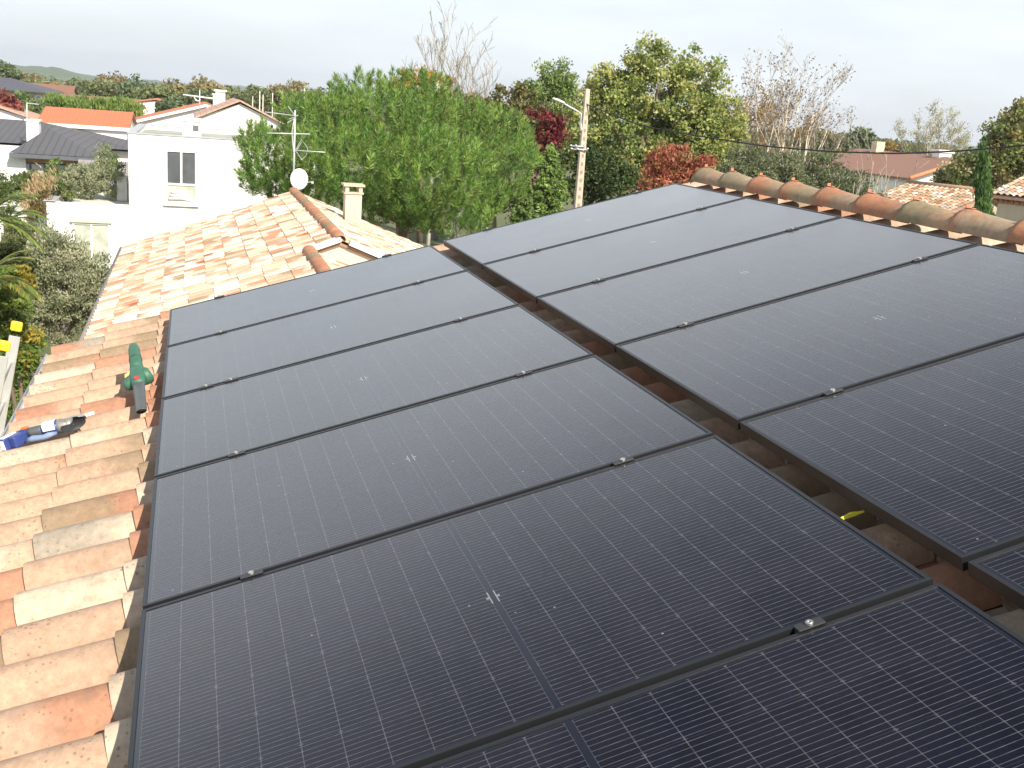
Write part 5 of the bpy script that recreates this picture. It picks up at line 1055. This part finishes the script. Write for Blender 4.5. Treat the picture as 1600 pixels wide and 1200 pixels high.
for i, (px, py, rx, ry, D, c) in enumerate(FT):
    sz = 'broad' if rx > 24 else 'medium' if rx > 17 else 'small'; base_ = f'{sz} {FN[c]} far tree {side_(px)}'; seen.setdefault(base_, []).append(px)
    nth = len(seen[base_]); lb = base_ if nth == 1 else base_+', further '+('right' if px > seen[base_][0] else 'left')+(' still' if nth > 2 else '')
    tree('distant_tree', lb, 'tree', [(px, py, rx, ry), (px+rx*.4, py+ry*.5, rx*.7, ry*.7), (px-rx*.5, py+ry*.5, rx*.6, ry*.6)], D, 2600, .55, .4, FC[c], 200+i, clump=1.3*D/170, group='distant trees', r0=.2)
# woods that read as one mass
g = np.random.default_rng(8); n = 34000; pxs = g.uniform(-60, 1660, n); D = g.uniform(230, 900, n)**1.0; P = np.zeros((n, 3))
clx = g.uniform(-60, 1660, 420); clD = 230+700*g.random(420)**1.3; ic = g.integers(0, 420, n)
for i in range(n):
    j = ic[i]; d = ray(clx[j], 160+clx[j]*.08-25); c = np.array([CAM[0]+d[0]*clD[j], CAM[1]+d[1]*clD[j], 0]); rr_ = 4+5*((j*37) % 10)/10
    q = g.normal(size=3); q /= np.linalg.norm(q); P[i] = c+np.array([q[0]*rr_*1.6, q[1]*rr_*1.6, abs(q[2])*rr_*.85+.3])
cl = np.array([(.07, .11, .045), (.10, .13, .05), (.14, .12, .055), (.055, .09, .045)])[ic % 4]*g.uniform(.75, 1.25, n)[:, None]
tag(leafmesh('far_woods', P, rnd_dirs(g, n), rnd_dirs(g, n)+np.array([0, -.6, .6]), g.uniform(1.2, 2.4, n), g.uniform(.9, 1.8, n), cl, LEAF), kind='stuff')['label'] = 'distant woods and hedges across the plain'

# palms and pampas grass
def palm(cx, cy, D, n, L, label, seed, cols):
    c = at(cx, cy, D); root = empty('palm', (c[0], c[1], 0), label, 'palm'); rng = random.Random(seed); g = np.random.default_rng(seed); m = MB(); m.tube([(c[0], c[1], 0), tuple(c)], [.16, .13], 9, col=(.22, .16, .10)); world(m.build('trunk', BARK, root))
    Ps, Ds, Ls, Ns = [], [], [], []; st = MB()
    for i in range(n):
        an = i*2.399; el = rng.uniform(.1, 1.25); d = np.array([math.cos(an)*math.cos(el), math.sin(an)*math.cos(el), math.sin(el)]); p = c.copy(); pts = [p.copy()]; dd = d.copy(); k = 16
        for s in range(k):
            dd = dd+np.array([0, 0, -.085]); dd /= np.linalg.norm(dd); p = p+dd*L/k; pts.append(p.copy()); side = np.cross(dd, (0, 0, 1.)); side /= np.linalg.norm(side)+1e-9
            if s > 2:
                for sg_ in (-1, 1):
                    for h in range(2):
                        q = dd*.65+side*sg_*.8+np.array([0, 0, -.25+.1*h])+g.normal(size=3)*.06; q /= np.linalg.norm(q); ll = L*.26*math.sin(.35+2.5*s/k); Ps.append(p+dd*h*L/k/2+q*ll/2); Ds.append(q); Ls.append(ll); Ns.append(np.array([0, 0, 1.])+side*.4*sg_)
        st.tube(pts, [.012*(1-.8*j/k)+.002 for j in range(k+1)], 4, col=(.14, .17, .05))
    n_ = len(Ps); K = np.array(cols)[g.integers(0, len(cols), n_)]*g.uniform(.8, 1.2, n_)[:, None]
    world(leafmesh('fronds', np.array(Ps), np.array(Ds), np.array(Ns), np.array(Ls), np.full(n_, .035), K, LEAF, root)); world(st.build('frond_stem', BARK, root))
PC = [(.09, .15, .035), (.13, .20, .05), (.17, .22, .06)]
palm(-22, 345, 20, 26, .98, 'larger palm with arching fronds at the left edge', 91, PC)
palm(14, 345, 27, 20, .85, 'smaller palm right of the edge palm in front of the pampas grass', 92, PC)
palm(-22, 440, 17, 20, .8, 'low palm with yellowing fronds at the left edge beside the olive', 93, [(.13, .18, .04), (.10, .15, .04), (.11, .16, .04), (.12, .17, .04), (.26, .22, .06)])
pg = at(62, 330, 33); root = empty('pampas_grass', (pg[0], pg[1], 0), 'pampas grass clump with cream plumes beside the terrace wing', 'grass clump'); g = np.random.default_rng(7)
Ps = []; Ds = []; Ls = []; Ks = []; Ws = []
for i in range(700):
    a = g.uniform(0, 6.28); t = g.random(); q = np.array([math.cos(a)*t*.5, math.sin(a)*t*.5, 1.0]); q /= np.linalg.norm(q); ll = g.uniform(1.0, 1.95); Ps.append(np.array([pg[0], pg[1], 0])+q*ll*.5*1.2+(0, 0, .1)); Ds.append(q); Ls.append(ll); Ws.append(.03); Ks.append((.16, .16, .06))
world(leafmesh('blades', np.array(Ps), np.array(Ds), rnd_dirs(g, len(Ps)), np.array(Ls), np.array(Ws), np.array(Ks), LEAF, root))
Ps = []; Ds = []; Ls = []; Ks = []
for (px, py) in ((42, 304), (48, 295), (55, 289), (62, 284), (70, 281), (80, 280), (46, 312), (88, 283), (38, 318), (58, 297)):
    c = at(px, py, 33)
    for i in range(60): q = np.array([-.4, 0, 1])+g.normal(size=3)*.35; q /= np.linalg.norm(q); Ps.append(c+g.normal(size=3)*np.array([.04, .04, .16])+np.array([-.05, 0, 0])); Ds.append(q); Ls.append(.15); Ks.append((.36, .29, .18))
world(leafmesh('plumes', np.array(Ps), np.array(Ds), rnd_dirs(g, len(Ps)), np.array(Ls), np.full(len(Ps), .025), np.array(Ks), LEAF, root))
# ------------------------------------------------------------------ patio and garden chairs
m = MB(); m.bx(-9, -1.6, -6, 24, -.02, .012); tag(m.build('patio_paving', simple('brown_paving', (.24, .17, .12), .9, .18, 1.2, .2, 20)), kind='structure')
def chair(px, py, D, rz, label):
    c = at(px, py, D); root = empty('garden_chair', (c[0], c[1], .012), label, 'chair', 'garden chairs on the patio', rz)
    for sx in (-.27, .27):
        for sy in (-.25, .25):
            m = MB(); m.tube([(sx, sy, 0), (sx, sy*.9, .62 if sy < 0 else 1.0)], .018, 6); m.build('leg', ALU, root)
    m = MB(); m.bx(-.25, .25, -.24, .22, .40, .43); m.build('seat', simple('grey_mesh', (.38, .36, .34), .8), root)
    m = MB(); m.box((0, .245, .74), (.50, .02, .5)); m.build('backrest', simple('grey_mesh2', (.42, .40, .38), .8), root)
    m = MB()
    for sx in (-.27, .27): m.tube([(sx, -.25, .62), (sx, .24, .64)], .02, 6)
    m.build('armrest', ALU, root)
    m = MB(); m.tube([(-.27, -.24, .15), (.27, -.24, .15)], .012, 5); m.tube([(-.27, -.24, .3), (.27, -.24, .3)], .012, 5); m.build('stretcher', ALU, root)
chair(46, 590, 24.6, .5, 'pale metal garden chair seen between ladder and eave'); chair(74, 560, 25.4, 2.6, 'grey backed garden chair right beside the eave corner')
pt_ = at(40, 560, 24); po = empty('flower_pot', (pt_[0]-.2, pt_[1], .012), 'terracotta pot with a leafy plant beside the garden chairs', 'plant pot')
m = MB(); lathe(m, [(0, .14), (.02, .15), (.30, .20), (.33, .22), (.34, .19)], 16, ax=(0, 0, 1)); m.build('pot', simple('terracotta', (.50, .20, .10), .8), po)
o, _ = crown([((0, 0, .9), .35, .35, .55)], 1800, .12, .06, [(.09, .16, .03), (.13, .2, .04)], 95, .15, parent=po, name='foliage')

# ------------------------------------------------------------------ thin autumn haze around everything
m = MB(); m.bx(-3200, 3700, -600, 5200, -1.5, 95)
hz = bpy.data.materials.new('thin_air'); hz.use_nodes = True; hn = hz.node_tree; hn.nodes.clear()
ho = hn.nodes.new('ShaderNodeOutputMaterial'); hv = hn.nodes.new('ShaderNodeVolumePrincipled'); hv.inputs['Color'].default_value = (.86, .92, 1.0, 1); hv.inputs['Density'].default_value = .00022; hv.inputs['Anisotropy'].default_value = .2
hn.links.new(hv.outputs[0], ho.inputs['Volume']); tag(m.build('haze', hz), kind='stuff')
